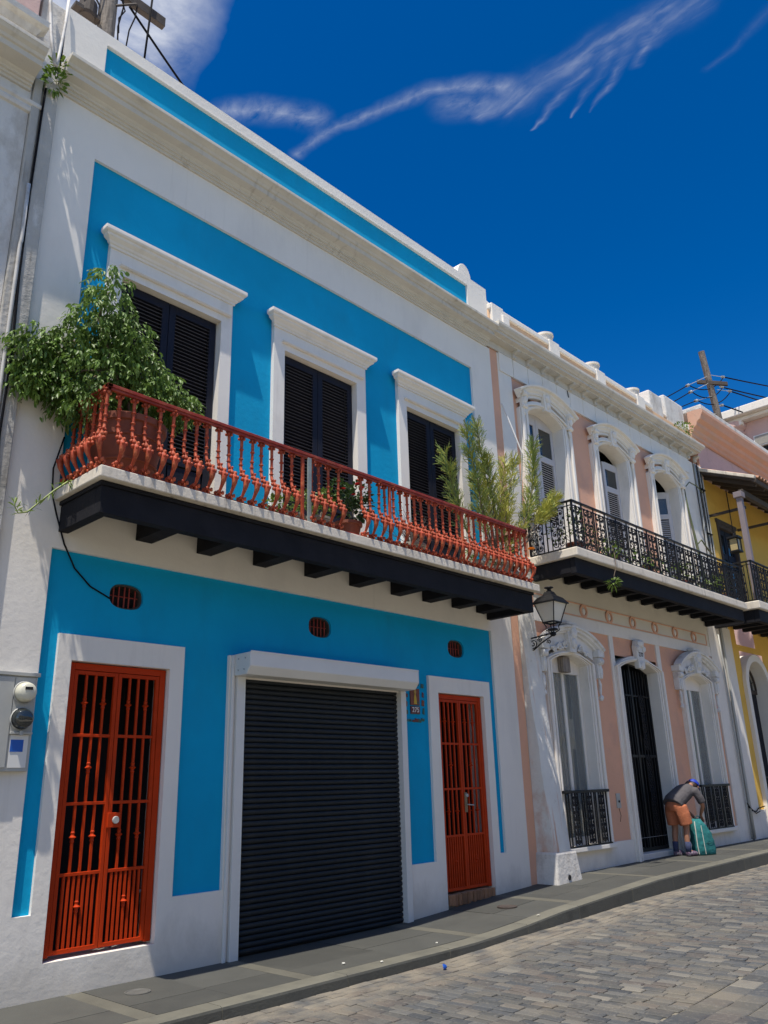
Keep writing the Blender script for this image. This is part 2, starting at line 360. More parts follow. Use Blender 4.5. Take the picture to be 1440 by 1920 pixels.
# ------------------------------------------------------------------ ground, street, sidewalk
GROUND = mat('ground_earth', (.10,.095,.08), .95, .1, .5)
SAND = mat('joint_sand', (.20,.18,.135), .95, .25, 5, .004, 60, col2=(.12,.11,.09), c2scale=1.5, c2amt=.8, coord='World')
SLATE = mat('slate_slab', (.060,.060,.052), .75, .1, 2.2, .002, 60, objrnd=.16, col2=(.082,.080,.067), c2scale=1.6, c2amt=.7, c2lo=.5, c2hi=.75, coord='World', col3=(.055,.055,.05), c3scale=3.5, c3lo=.62, c3hi=.75)
BAND = mat('sidewalk_band', (.105,.099,.076), .85, .15, 3, .002, 70, coord='World')
CURBF = mat('curb_face_shaded', (.070,.070,.060), .85, .15, 3, .004, 40, objrnd=.1, coord='World', col2=(.035,.035,.03), c2scale=3, c2amt=.8)  # weathered curb stone again, its upright side's shade darkened into the colour
CURB = mat('curb_stone', (.135,.128,.098), .8, .12, 3, .003, 50, objrnd=.08, coord='World', col2=(.08,.078,.066), c2scale=2.5, c2amt=.7, c2lo=.5, c2hi=.7)
OPPW = mat('opposite_cream_stucco', (.76,.69,.56), .9, .05, 1)
def brickmat(name, individual):
    M = bpy.data.materials.new(name); M.use_nodes = True; nt = M.node_tree; N = nt.nodes; L = nt.links
    B = N['Principled BSDF']; B.inputs['Roughness'].default_value = .7
    if individual: f = N.new('ShaderNodeObjectInfo').outputs['Random']
    else:
        a = N.new('ShaderNodeAttribute'); a.attribute_name = 'rnd'; f = a.outputs['Fac']
    r = N.new('ShaderNodeValToRGB'); L.new(f, r.inputs[0]); e = r.color_ramp
    cols = [(0,(.048,.052,.056)),(.2,(.080,.084,.086)),(.38,(.112,.105,.090)),(.55,(.062,.065,.064)),(.68,(.105,.090,.078)),(.82,(.150,.140,.118)),(.93,(.078,.082,.084)),(1,(.19,.175,.145))]
    e.elements[0].position = 0; e.elements[0].color = (*cols[0][1], 1); e.elements[1].position = 1; e.elements[1].color = (*cols[-1][1], 1)
    for p, c in cols[1:-1]:
        k = e.elements.new(p); k.color = (*c, 1)
    g = N.new('ShaderNodeNewGeometry')
    def nz(sc, det=5, st=(1,1,1)):
        mp = N.new('ShaderNodeMapping'); mp.inputs['Scale'].default_value = st; L.new(g.outputs['Position'], mp.inputs[0])
        n = N.new('ShaderNodeTexNoise'); n.inputs['Scale'].default_value = sc; n.inputs['Detail'].default_value = det; L.new(mp.outputs[0], n.inputs['Vector']); return n.outputs['Fac']
    def mr(f, lo, hi, amt):
        q = N.new('ShaderNodeMapRange'); q.inputs['From Min'].default_value = lo; q.inputs['From Max'].default_value = hi; q.inputs['To Max'].default_value = amt; L.new(f, q.inputs['Value']); return q.outputs[0]
    def mix(f, a, col):
        x = N.new('ShaderNodeMix'); x.data_type = 'RGBA'; L.new(f, x.inputs[0]); L.new(a, x.inputs[6]); x.inputs[7].default_value = (*col, 1); return x.outputs[2]
    c = mix(mr(nz(.9, 4, (.6,1,1)), .55, .70, .42), r.outputs[0], (.20,.17,.12))      # sandy tracks
    sx = N.new('ShaderNodeSeparateXYZ'); L.new(g.outputs['Position'], sx.inputs[0])
    gut = N.new('ShaderNodeMapRange'); gut.inputs['From Min'].default_value = -2.15; gut.inputs['From Max'].default_value = -1.75; L.new(sx.outputs[1], gut.inputs['Value'])
    gm = N.new('ShaderNodeMath'); gm.operation = 'MULTIPLY'; L.new(gut.outputs[0], gm.inputs[0]); L.new(mr(nz(3.5, 5), .35, .6, .75), gm.inputs[1])
    c = mix(gm.outputs[0], c, (.25,.215,.16))                                           # washed sand along the gutter
    c = mix(mr(nz(1.7, 3), .58, .72, .45), c, (.11,.085,.068))                        # brown patches
    c = mix(mr(nz(24, 4), .55, .75, .5), c, (.20,.18,.15))                            # dusty wear
    c = mix(mr(nz(70, 3), .6, .75, .45), c, (.04,.04,.04))
    L.new(c, B.inputs['Base Color'])
    bn = N.new('ShaderNodeBump'); bn.inputs['Distance'].default_value = .004; L.new(nz(45, 4), bn.inputs['Height']); L.new(bn.outputs[0], B.inputs['Normal'])
    return M
COBI = brickmat('slag_brick_single', True); COBJ = brickmat('slag_brick_mass', False)

def sheet(name, xs, y0, y1, zf, mt, kind='structure'):
    b = MB()
    for a, c in zip(xs[:-1], xs[1:]): b.quad((a,y0,zf(a)), (c,y0,zf(c)), (c,y1,zf(c)), (a,y1,zf(a)))
    o = b.build(name, mt); o['kind'] = kind; return o
XS = [-40,-10,0,2,4,6,6.9,7.5,8.2,8.8,9.3,9.7,10.75,11.6,12,14,16,18,20,22,25,30,40,60]
g = MB(); g.quad((-600,-600,-.35), (600,-600,-.35), (600,600,-.35), (-600,600,-.35)); o = g.build('ground', GROUND); o['kind'] = 'structure'
street = sheet('street', XS, -4.75, -1.36, lambda x: zt(x)-.012, SAND)
ORG[street.name] = Vector((0,0,0))

def brick_geo(l, w, h=.05, ch=.008, wob=0.0):
    x, y = l/2, w/2; q = lambda: random.uniform(-wob, wob)
    top = [(-x+ch+q(),-y+ch+q(),0), (x-ch+q(),-y+ch+q(),0), (x-ch+q(),y-ch+q(),0), (-x+ch+q(),y-ch+q(),0)]
    mid = [(-x,-y,-ch), (x,-y,-ch), (x,y,-ch), (-x,y,-ch)]; bot = [(a,b,-h) for a, b, c in mid]
    vs = top+mid+bot
    fs = [(0,1,2,3)]+[(4+i,4+(i+1)%4,(i+1)%4,i) for i in range(4)]+[(8+i,8+(i+1)%4,4+(i+1)%4,4+i) for i in range(4)]
    return vs, fs
bricks = []     # x, y, length along x, length along y
def rows_x(y0, n, w, l, x0, x1, tight=.90):
    for k in range(n):
        x = x0+random.uniform(0, l)
        while x < x1:
            ll = l*random.uniform(.86, 1.12); bricks.append((x+ll/2, y0-w*(k+.5), ll*.955, w*tight)); x += ll
rows_x(-1.41, 5, .098, .205, 2.5, 24)
x = 2.0
while x < 24:
    w = random.uniform(.088, .102); y = -1.905; first = random.uniform(.07, .2)
    while y > -4.06:
        l = random.uniform(.185, .225) if y < -1.906 else first; y2 = max(y-l, -4.06)
        if y-y2 > .05: bricks.append((x+w/2, (y+y2)/2, w*.91, (y-y2)*.955))
        y = y2
    x += w
rows_x(-4.065, 3, .215, .205, 4.5, 12, .96)
def proj(p):
    d = Vector(p)-CAM; zz = d.dot(CF)
    if zz < .2: return None
    return (720+1507*d.dot(CR)/zz, 960-1507*d.dot(CU)/zz, zz)
vis = []; hid = []
for b_ in bricks:
    q = proj((b_[0], b_[1], zt(b_[0])))
    (vis if q and -10 < q[0] < 1450 and q[1] < 1930 else hid).append((q[2] if q else 99, b_))
vis.sort(key=lambda t: t[0])
protos = {}
def brick_proto(kx, ky):
    if (kx, ky) not in protos:
        b = MB(); vs, fs = brick_geo(kx, ky, .05, .007, .003); b.add(vs, fs)
        me = b.build('brick', COBI); COL.objects.unlink(me); protos[(kx, ky)] = me
    return protos[(kx, ky)]
for i, (dz, (bx, by, lx, ly)) in enumerate(vis[:300]):
    o = brick_proto(round(lx*25)/25 if lx > .13 else round(lx*100)/100, round(ly*25)/25 if ly > .13 else round(ly*100)/100).copy()
    d = o.data; COL.objects.link(o); o.parent = street
    k = (max(v.co.x for v in d.vertices)*2, max(v.co.y for v in d.vertices)*2)
    o.scale = (lx/k[0], ly/k[1], 1)
    o.location = (bx, by, zt(bx)+random.uniform(-.004, .004)); o.rotation_euler = (random.uniform(-.02,.02), random.uniform(-.02,.02)-math.atan((zt(bx+.1)-zt(bx-.1))/.2), random.uniform(-.025,.025))
b = MB()
for dz, (bx, by, lx, ly) in vis[300:]+hid:
    vs, fs = brick_geo(lx, ly, .03, .006); z0 = zt(bx)+random.uniform(-.004, .004); sl = (zt(bx+.1)-zt(bx-.1))/.2; ta, tb, rz = random.uniform(-.02,.02), random.uniform(-.02,.02), random.uniform(-.02,.02)
    b.add([(bx+x-y*rz, by+y+x*rz, z0+z+x*(sl+ta)+y*tb) for x, y, z in vs], fs, 0, random.random())
o = b.build('paving_bricks', COBJ, street, rnd=True); o['kind'] = 'stuff'
for p in protos.values(): bpy.data.objects.remove(p)

# sidewalk: bed, slabs, bands, curb stones
walk = sheet('sidewalk', XS, -1.22, .3, lambda x: zs(x)-.008, SAND)
def slab_piece(x0, x1, y0, y1, zf, h, name, mt, parent, g=.004, dz=0.0):
    b = MB(); c = ((x0+x1)/2, (y0+y1)/2, zf((x0+x1)/2)+dz)
    n = max(1, int((x1-x0)/.8))
    xs = [x0+g+(x1-x0-2*g)*i/n for i in range(n+1)]
    for a, e in zip(xs[:-1], xs[1:]):
        A, E = zf(a)+dz, zf(e)+dz
        b.quad((a,y0+g,A),(e,y0+g,E),(e,y1-g,E),(a,y1-g,A))
        b.quad((a,y0+g,A-h),(e,y0+g,E-h),(e,y0+g,E),(a,y0+g,A)); b.quad((a,y1-g,A),(e,y1-g,E),(e,y1-g,E-h),(a,y1-g,A-h))
    for a, s_ in ((xs[0], 1), (xs[-1], -1)):
        A = zf(a)+dz; q = [(a,y1-g,A-h),(a,y0+g,A-h),(a,y0+g,A),(a,y1-g,A)]; b.quad(*(q if s_ > 0 else q[::-1]))
    return b.build(name, mt, parent, loc=c)
BX = [1.7, 3.70, 5.30, 7.74, 9.78, 12.1, 14.3, 16.6, 18.9, 21.2, 24, 30, 40]
BW = .16
for i, (xa, xb) in enumerate(zip(BX[:-1], BX[1:])):
    slab_piece(xa, xa+BW, -1.2, .28, zs, .03, 'paving_band', BAND, walk, .002)
    n = 2 if xb-xa < 3.5 else 4
    for k in range(n):
        x0 = xa+BW+(xb-xa-BW)*k/n; x1 = xa+BW+(xb-xa-BW)*(k+1)/n
        j = random.uniform(-.12, .12)
        for y0, y1 in ((-1.2, -.72+j), (-.72+j, .28)):
            slab_piece(x0, x1, y0, y1, zs, .03, 'paving_slab', SLATE, walk, .003, random.uniform(-.002, .002))
curb = MB()
for a, c in zip(XS[:-1], XS[1:]): curb.quad((a,-1.395,zt(a)-.1),(c,-1.395,zt(c)-.1),(c,-1.395,zs(c)-.02),(a,-1.395,zs(a)-.02))
curb = curb.build('curb', CURB); curb['kind'] = 'structure'
x = 0.3; cuts = [.3]
while x < 40: x += random.uniform(1.1, 1.6); cuts.append(x)
for xa, xb in zip(cuts[:-1], cuts[1:]):
    b = MB(); n = 3; prof = lambda t, q: [(-1.2, t), (-1.372, t), (-1.392, t-.008), (-1.40, t-.026), (-1.405, q)]
    P = []
    for i in range(n+1):
        xx = xa+.003+(xb-xa-.006)*i/n; P.append([(xx, y, z) for y, z in prof(zs(xx), zt(xx)-.05)])
    for A, B_ in zip(P[:-1], P[1:]):
        for i in range(4): b.quad(A[i+1], B_[i+1], B_[i], A[i], 1 if i > 1 else 0)
    b.add(P[0], [(0,1,2,3,4)]); b.add(P[-1], [(4,3,2,1,0)])
    b.build('curb_stone', [CURB, CURBF], curb, loc=((xa+xb)/2, -1.3, zs(xa)))
# opposite curb and sidewalk
PLAZA = mat('bounce_plaza_paving', (.38,.35,.28), .9, .1, 2)  # unseen pale paving added to bounce warm sunlight onto the facades
for nm, ya, yb, mt_, dz in (('far_sidewalk', -6.3, -4.92, SLATE, .03), ('bounce_plaza', -17.5, -6.3, PLAZA, .034)):
    b = MB()
    for a, c in zip(XS[:-1], XS[1:]): b.quad((a,ya,zt(a)+dz),(c,ya,zt(c)+dz),(c,yb,zt(c)+dz),(a,yb,zt(a)+dz))
    o = b.build(nm, mt_); o['kind'] = 'structure'
b = MB()
for a, c in zip(XS[:-1], XS[1:]):
    b.quad((a,-4.92,zt(a)+.03),(c,-4.92,zt(c)+.03),(c,-4.72,zt(c)+.03),(a,-4.72,zt(a)+.03)); b.quad((a,-4.72,zt(a)+.03),(c,-4.72,zt(c)+.03),(c,-4.72,zt(c)-.1),(a,-4.72,zt(a)-.1))
o = b.build('far_curb', BAND); o['kind'] = 'structure'

# ------------------------------------------------------------------ the blue house
BH = thing('blue_house', 'bright blue and white two storey townhouse with orange grille doors and a red balcony', 'house', (6.7, 4.0, 0))
def face_cells(b, x0, x1, z0, z1, y, holes, mi=0):
    """front facing wall at depth y with rectangular holes (x0,x1,z0,z1)"""
    xs = sorted({x0, x1, *[min(max(q, x0), x1) for h in holes for q in h[:2]]}); zz = sorted({z0, z1, *[min(max(q, z0), z1) for h in holes for q in h[2:4]]})
    for a, c in zip(xs[:-1], xs[1:]):
        for d, e in zip(zz[:-1], zz[1:]):
            mx_, mz_ = (a+c)/2, (d+e)/2
            if any(h[0] < mx_ < h[1] and h[2] < mz_ < h[3] for h in holes): continue
            b.quad((a,y,d), (c,y,d), (c,y,e), (a,y,e), mi)
def reveal(b, x0, x1, z0, z1, y0, y1, mi=0, bottom=True, top=True, left=True, right=True):
    if left: b.quad((x0,y0,z0),(x0,y0,z1),(x0,y1,z1),(x0,y1,z0), mi)
    if right: b.quad((x1,y0,z1),(x1,y0,z0),(x1,y1,z0),(x1,y1,z1), mi)
    if top: b.quad((x0,y0,z1),(x1,y0,z1),(x1,y1,z1),(x0,y1,z1), mi)
    if bottom: b.quad((x0,y0,z0),(x0,y1,z0),(x1,y1,z0),(x1,y0,z0), mi)
PR = .04       # depth of the blue panels
D1 = (3.49, 4.545, .27, 2.79); SH = (5.46, 8.02, -.1, 2.76); D2 = (8.83, 9.88, .06, 2.81)
LOWP = (3.19, 10.18, .65, 3.83); UPP = (3.19, 10.15, 4.40, 8.42); PARP = (3.19, 10.20, 9.30, 10.11)
FR1 = (3.35, 4.71, .65, 3.03); FRS = (5.28, 8.13, .65, 3.0); FR2 = (8.635, 10.04, .65, 3.03)
w = MB()
# white front: whole face minus blue fields, plus the frames standing in the lower field
face_cells(w, 2.69, 10.74, -.3, 9.03, 0, [LOWP, UPP, D1, SH, D2])
for F, H in ((FR1, D1), (FRS, SH), (FR2, D2)):
    face_cells(w, *F, 0, [H])
    reveal(w, F[0], F[1], F[2], F[3], PR, 0, bottom=False)       # outer returns of the frame
reveal(w, *LOWP, 0, PR, bottom=False)
for a, c in ((LOWP[0], FR1[0]), (FR1[1], FRS[0]), (FRS[1], FR2[0]), (FR2[1], LOWP[1])): w.quad((a,0,.65),(a,PR,.65),(c,PR,.65),(c,0,.65))
reveal(w, *UPP, 0, PR)
reveal(w, *D1, 0, .30); reveal(w, *SH, 0, .16); reveal(w, *D2, 0, .30)
# body
w.quad((2.69,0,-.3),(2.69,0,9.9),(2.69,9,9.9),(2.69,9,-.3)); w.quad((10.74,0,9.9),(10.74,0,-.3),(10.74,9,-.3),(10.74,9,9.9))
w.quad((10.74,9,-.3),(2.69,9,-.3),(2.69,9,9.9),(10.74,9,9.9)); w.quad((2.69,.3,9.6),(10.74,.3,9.6),(10.74,9,9.6),(2.69,9,9.6))
w.build('wall', WHITE, BH, bevel=.006)
VENTS = [(4.02, 3.475), (6.65, 3.475), (9.33, 3.47)]
def oval(cx, cz, rx, rz, n=32, p=2.6):
    o = []
    for i in range(n):
        a = 2*math.pi*i/n; c, s_ = math.cos(a), math.sin(a)
        o.append((cx+rx*math.copysign(abs(c)**(2/p), c), cz+rz*math.copysign(abs(s_)**(2/p), s_)))
    return o
def sq_ring(cx, cz, hx, hz, n=32):
    o = []
    for i in range(n):
        a = 2*math.pi*i/n; c, s_ = math.cos(a), math.sin(a); k = 1/max(abs(c), abs(s_)); o.append((cx+hx*c*k, cz+hz*s_*k))
    return o
lp = MB(); boxes = [(cx-.3, cx+.3, cz-.22, cz+.22) for cx, cz in VENTS]
face_cells(lp, *LOWP, PR, [(FR1[0], FR1[1], .6, FR1[3]), (FRS[0], FRS[1], .6, FRS[3]), (FR2[0], FR2[1], .6, FR2[3])]+boxes)
for cx, cz in VENTS:
    a, c = sq_ring(cx, cz, .3, .22), oval(cx, cz, .188, .128)
    for i in range(32):
        j = (i+1) % 32; lp.quad((a[i][0],PR,a[i][1]), (a[j][0],PR,a[j][1]), (c[j][0],PR,c[j][1]), (c[i][0],PR,c[i][1]))
        lp.quad((c[i][0],PR,c[i][1]), (c[j][0],PR,c[j][1]), (c[j][0],PR+.16,c[j][1]), (c[i][0],PR+.16,c[i][1]))
lp.build('lower_panel', BLUE, BH)
for cx, cz in VENTS:
    b = MB(); c = oval(cx, cz, .186, .126); d = oval(cx, cz, .168, .110)
    for i in range(32):
        j = (i+1) % 32; b.quad((c[i][0],PR+.03,c[i][1]), (c[j][0],PR+.03,c[j][1]), (d[j][0],PR+.03,d[j][1]), (d[i][0],PR+.03,d[i][1])); b.quad((d[i][0],PR+.03,d[i][1]), (d[j][0],PR+.03,d[j][1]), (d[j][0],PR+.15,d[j][1]), (d[i][0],PR+.15,d[i][1]))
    b.add([(x, PR+.15, z) for x, z in d], [tuple(range(32))], 1)
    v = b.build('vent', [DWOOD, DARK], BH, loc=(cx, PR, cz))
    k = 5
    for i in range(k):
        xx = -.12+.24*i/(k-1)+random.uniform(-.006,.006); hh = .108*(1-abs(xx/.17)**2.6)**(1/2.6)
        q = MB(); q.box(-.006,.006,-.005,.005,-hh,hh); q.build('vent_bar', RAILT, v, at=(cx+xx, PR+.055, cz))
    q = MB(); q.box(-.16,.16,-.004,.004,-.005,.005); q.build('vent_crossbar', RAILT, v, at=(cx, PR+.07, cz+.01))
def window_holes(): return [(3.60, 4.97, 4.3, 7.12), (5.93, 7.32, 4.3, 7.12), (8.33, 9.70, 4.3, 7.12)]
up = MB(); face_cells(up, *UPP, PR, window_holes()); up.build('upper_panel', BLUE, BH)

# cornice
def cornice_prof(z, p, h):
    return [(0,z),(-.03,z),(-.03,z+.03),(-.055,z+.035),(-.055,z+.06),(-.085,z+.065),(-.085,z+.085),(-.11,z+.10),(-.12,z+.115),(-p+.115,z+.135),(-p+.11,z+.20),(-p+.085,z+.205),(-p+.07,z+.235),(-p+.03,z+.26),(-p+.008,z+h-.05),(-p,z+h-.045),(-p,z+h),(0,z+h+.03)]
b = MB(); b.molding(cornice_prof(9.02, .325, .32), 2.672, 10.63, (False, False)); b.build('cornice', CORN, BH, bevel=.004)
# parapet
b = MB(); pz0, pz1 = 9.30, 10.29
face_cells(b, 2.69, 10.77, pz0, pz1, 0, [PARP]); reveal(b, *PARP, 0, PR, bottom=False)
b.quad((2.69,0,pz1),(10.77,0,pz1),(10.77,.32,pz1),(2.69,.32,pz1)); b.quad((10.77,0,pz0),(10.77,.32,pz0),(10.77,.32,pz1),(10.77,0,pz1)); b.quad((2.69,.32,pz0),(2.69,0,pz0),(2.69,0,pz1),(2.69,.32,pz1)); b.quad((10.77,.32,pz0),(2.69,.32,pz0),(2.69,.32,pz1),(10.77,.32,pz1))
par = b.build('parapet', WHITE, BH, bevel=.008)
b = MB(); b.quad((PARP[0],PR,PARP[2]),(PARP[1],PR,PARP[2]),(PARP[1],PR,PARP[3]),(PARP[0],PR,PARP[3])); b.build('parapet_panel', BLUE, par)
b = MB(); b.box(3.2, 10.19, -.006, .04, 10.112, 10.138); b.build('parapet_fillet', TRIM, par, bevel=.004)
b = MB(); arc_o = [(10.165+.19*math.cos(a), 10.29+.26*math.sin(a)) for a in np.linspace(0, math.pi, 15)]
b.prism(arc_o, .02, .30); b.build('parapet_finial', WHITE, par, bevel=.01)

# upper windows: surround, cornice, drip ledge, louvred doors
def slat_mesh(wd, dp, th, tilt, mt, name='slat'):
    b = MB(); c, s_ = math.cos(tilt), math.sin(tilt)
    b.obox((0,0,0), (wd/2,0,0), (0,dp/2*c,dp/2*s_), (0,-th/2*s_,th/2*c))
    o = b.build(name, mt); COL.objects.unlink(o); return o
for i, (F0, F1, O0, O1) in enumerate([(3.47,5.13,3.64,4.97), (5.80,7.49,5.98,7.31), (8.20,9.85,8.38,9.67)]):
    sy = -.02; zt_, zf = 7.07, 7.36
    b = MB(); face_cells(b, F0, F1, 4.40, zf, sy, [(O0, O1, 4.3, zt_)]); reveal(b, F0, F1, 4.40, zf, PR+.01, sy, bottom=False, top=False); reveal(b, O0, O1, 4.40, zt_, sy, .25, bottom=False)
    sr = b.build('window_surround', TRIM, BH, bevel=.006)
    b = MB(); c0, c1 = F0, F1
    prof = [(-.02,7.355),(-.05,7.36),(-.05,7.385),(-.075,7.395),(-.09,7.42),(-.15,7.45),(-.155,7.475),(-.185,7.485),(-.20,7.50),(-.20,7.545),(-.02,7.575)]
    prof = [((y+.02)*.72, z) for y, z in prof]
    b2 = MB(); b2.molding(prof, F0, F1); b2.v = [(x, y-.02, z) for x, y, z in b2.v]
    b2.box(F0, F1, -.0205, .05, 7.352, 7.57); b2.build('window_cornice', TRIM, BH, bevel=.004)
    b = MB(); b.box(O0-.05, O1+.12, -.065, -.021, 7.175, 7.20); b.box(O0-.05, O1+.12, -.058, -.021, 7.163, 7.174); b.build('drip_ledge', TRIM, sr, bevel=.003)
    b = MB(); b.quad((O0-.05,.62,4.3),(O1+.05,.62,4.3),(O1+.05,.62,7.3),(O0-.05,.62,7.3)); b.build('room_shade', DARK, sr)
    mid = (O0+O1)/2
    for L0, L1 in ((O0+.012, mid-.004), (mid+.004, O1-.012)):
        y0, y1 = .075, .12; b = MB(); st = .085
        b.box(L0, L0+st, y0, y1, 4.43, 7.06); b.box(L1-st, L1, y0, y1, 4.43, 7.06)
        for z0, z1 in ((4.43,4.60), (5.06,5.17), (6.95,7.06)): b.box(L0+st, L1-st, y0, y1, z0, z1)
        b.box(L0+st+.02, L1-st-.02, y0+.012, y1-.01, 4.62, 5.04)
        b.box(L0+st, L1-st, y1+.01, y1+.015, 5.17, 6.95)
        d = b.build('louvre_door', NAVY, BH, bevel=.003)
        n = 38; wd = L1-L0-2*st
        sl = slat_mesh(wd, .042, .008, math.radians(35), NSLAT)
        for k in range(n): inst(sl, ((L0+L1)/2, y0+.022, 5.19+(6.93-5.19)*k/(n-1)), parent=d)

# balcony
BAL = MB(); BAL.box(3.16, 10.26, -.90, -.002, 4.295, 4.405)
BAL = BAL.build('balcony', SLAB, BH, bevel=.01)
b = MB(); X0, X1, YF = 3.23, 10.19, -.80
b.box(X0, X1, YF, YF+.10, 3.99, 4.25); b.box(X0-.02, X1+.02, YF-.02, YF+.12, 4.252, 4.293)
b.build('fascia_beam', BEAM, BAL, bevel=.006)
for xa in (X0, X1-.10):
    b = MB(); b.box(xa, xa+.10, YF+.102, -.003, 3.99, 4.25); b.box(xa-.02, xa+.12, YF+.122, -.003, 4.252, 4.293); b.build('side_beam', BEAM, BAL, bevel=.006)
b = MB(); b.box(-.095,.095,-.345,.345,-.10,.10); jo = b.build('joist', BEAM, BAL, at=(4.14,-.35,4.165), bevel=.006)
for xx in (4.88,5.65,6.44,7.21,8.0,8.66,9.32,9.92): inst(jo, (xx,-.35,4.165))
b = MB(); b.box(3.35, 10.07, -.69, -.003, 4.270, 4.291); b.build('deck_boards', BEAM, BAL)
# railing
RY, RZ = -.83, 5.235
b = MB(); rail_path = [(3.20,-.003,RZ),(3.20,RY,RZ),(10.09,RY,RZ),(10.09,-.003,RZ)]
def rail_bar(b, path, hw, z0, z1):
    for p, q in zip(path[:-1], path[1:]):
        p, q = Vector(p), Vector(q); d = (q-p).normalized(); n = Vector((-d.y, d.x, 0)); c = (p+q)/2; c.z = (z0+z1)/2
        b.obox(c, d*((q-p).length/2+hw), n*hw, Vector((0,0,(z1-z0)/2)))
rail_bar(b, rail_path, .028, RZ-.022, RZ+.012); rail_bar(b, rail_path, .019, RZ-.048, RZ-.023)
b.build('handrail', RAILT, BAL, bevel=.005)
b = MB(); rail_bar(b, [(3.20,-.003,0),(3.20,RY,0),(10.09,RY,0),(10.09,-.003,0)], .013, 4.425, 4.437); b.build('bottom_bar', RAILT, BAL)
def baluster_mesh():
    b = MB()
    # side profile: straight shank, then the belly swings out (towards -y) and back to the foot
    pts = [(0,.78),(0,.70),(0,.60),(0,.50),(0,.42),(-.006,.38),(-.028,.335),(-.058,.29),(-.088,.245),(-.106,.20),(-.100,.155),(-.078,.11),(-.048,.06),(-.022,.015)]
    rad = [.017,.018,.0165,.0155,.016,.018,.018,.022,.030,.034,.027,.019,.015,.017]
    b.tube([(0, y, z) for y, z in pts], rad, 7)
    def knobs(y, z, R, r, n, ph=0, tilt=0):
        for k in range(n):
            a = 2*math.pi*k/n+ph; b.blob((R*math.cos(a), y+R*math.sin(a)*.9, z+tilt*math.sin(a)*R), r, r, r*1.15, 5, 3)
    knobs(0,.735,.028,.018,4,.78); b.lathe([(.018,0),(.036,.012),(.036,.022),(.022,.03)], (0,0,.752), 8)
    b.lathe([(.015,0),(.026,.006),(.026,.014),(.015,.02)], (0,0,.60), 8); b.lathe([(.015,0),(.025,.006),(.025,.014),(.015,.02)], (0,0,.49), 8); b.lathe([(.016,0),(.027,.006),(.016,.016)], (0,0,.425), 8)
    knobs(-.036,.345,.022,.014,4,.4); knobs(-.070,.285,.036,.020,5,.2,.5); knobs(-.092,.230,.038,.021,5,.75,.4)
    knobs(-.036,.034,.038,.021,4,.78); knobs(-.026,.010,.028,.016,4)
    return b
bm = baluster_mesh(); o0 = bm.build('baluster', RAIL, BAL, at=(3.20, RY+.02, 4.432), smooth=True)
o0.rotation_euler = (0, 0, math.radians(-45))
n = 50
for i in range(1, n-1):
    if i in (17, 22, 23): continue          # balusters that have gone
    inst(o0, (3.20+6.89*i/(n-1), RY+.02, 4.432), (random.uniform(-.02,.02), random.uniform(-.025,.025), random.uniform(-.1,.1)))
inst(o0, (10.09, RY+.02, 4.432), (0, 0, math.radians(45)))
for k in range(1, 6):
    inst(o0, (3.22, RY+.02+.80*k/6, 4.432), (0, 0, math.radians(-90))); inst(o0, (10.07, RY+.02+.80*k/6, 4.432), (0, 0, math.radians(90)))
for xx in (5.60, 8.52, 7.05): 
    b = MB(); b.box(xx-.016, xx+.016, RY-.012, RY+.02, 4.41, RZ-.05); b.build('railing_post', RAIL, BAL, bevel=.003)
b = MB(); b.box(5.655, 5.71, RY-.03, RY-.012, 4.42, 5.19); b.build('grey_strip', GALV, BAL, bevel=.003, label='loose grey galvanised strip in the railing')

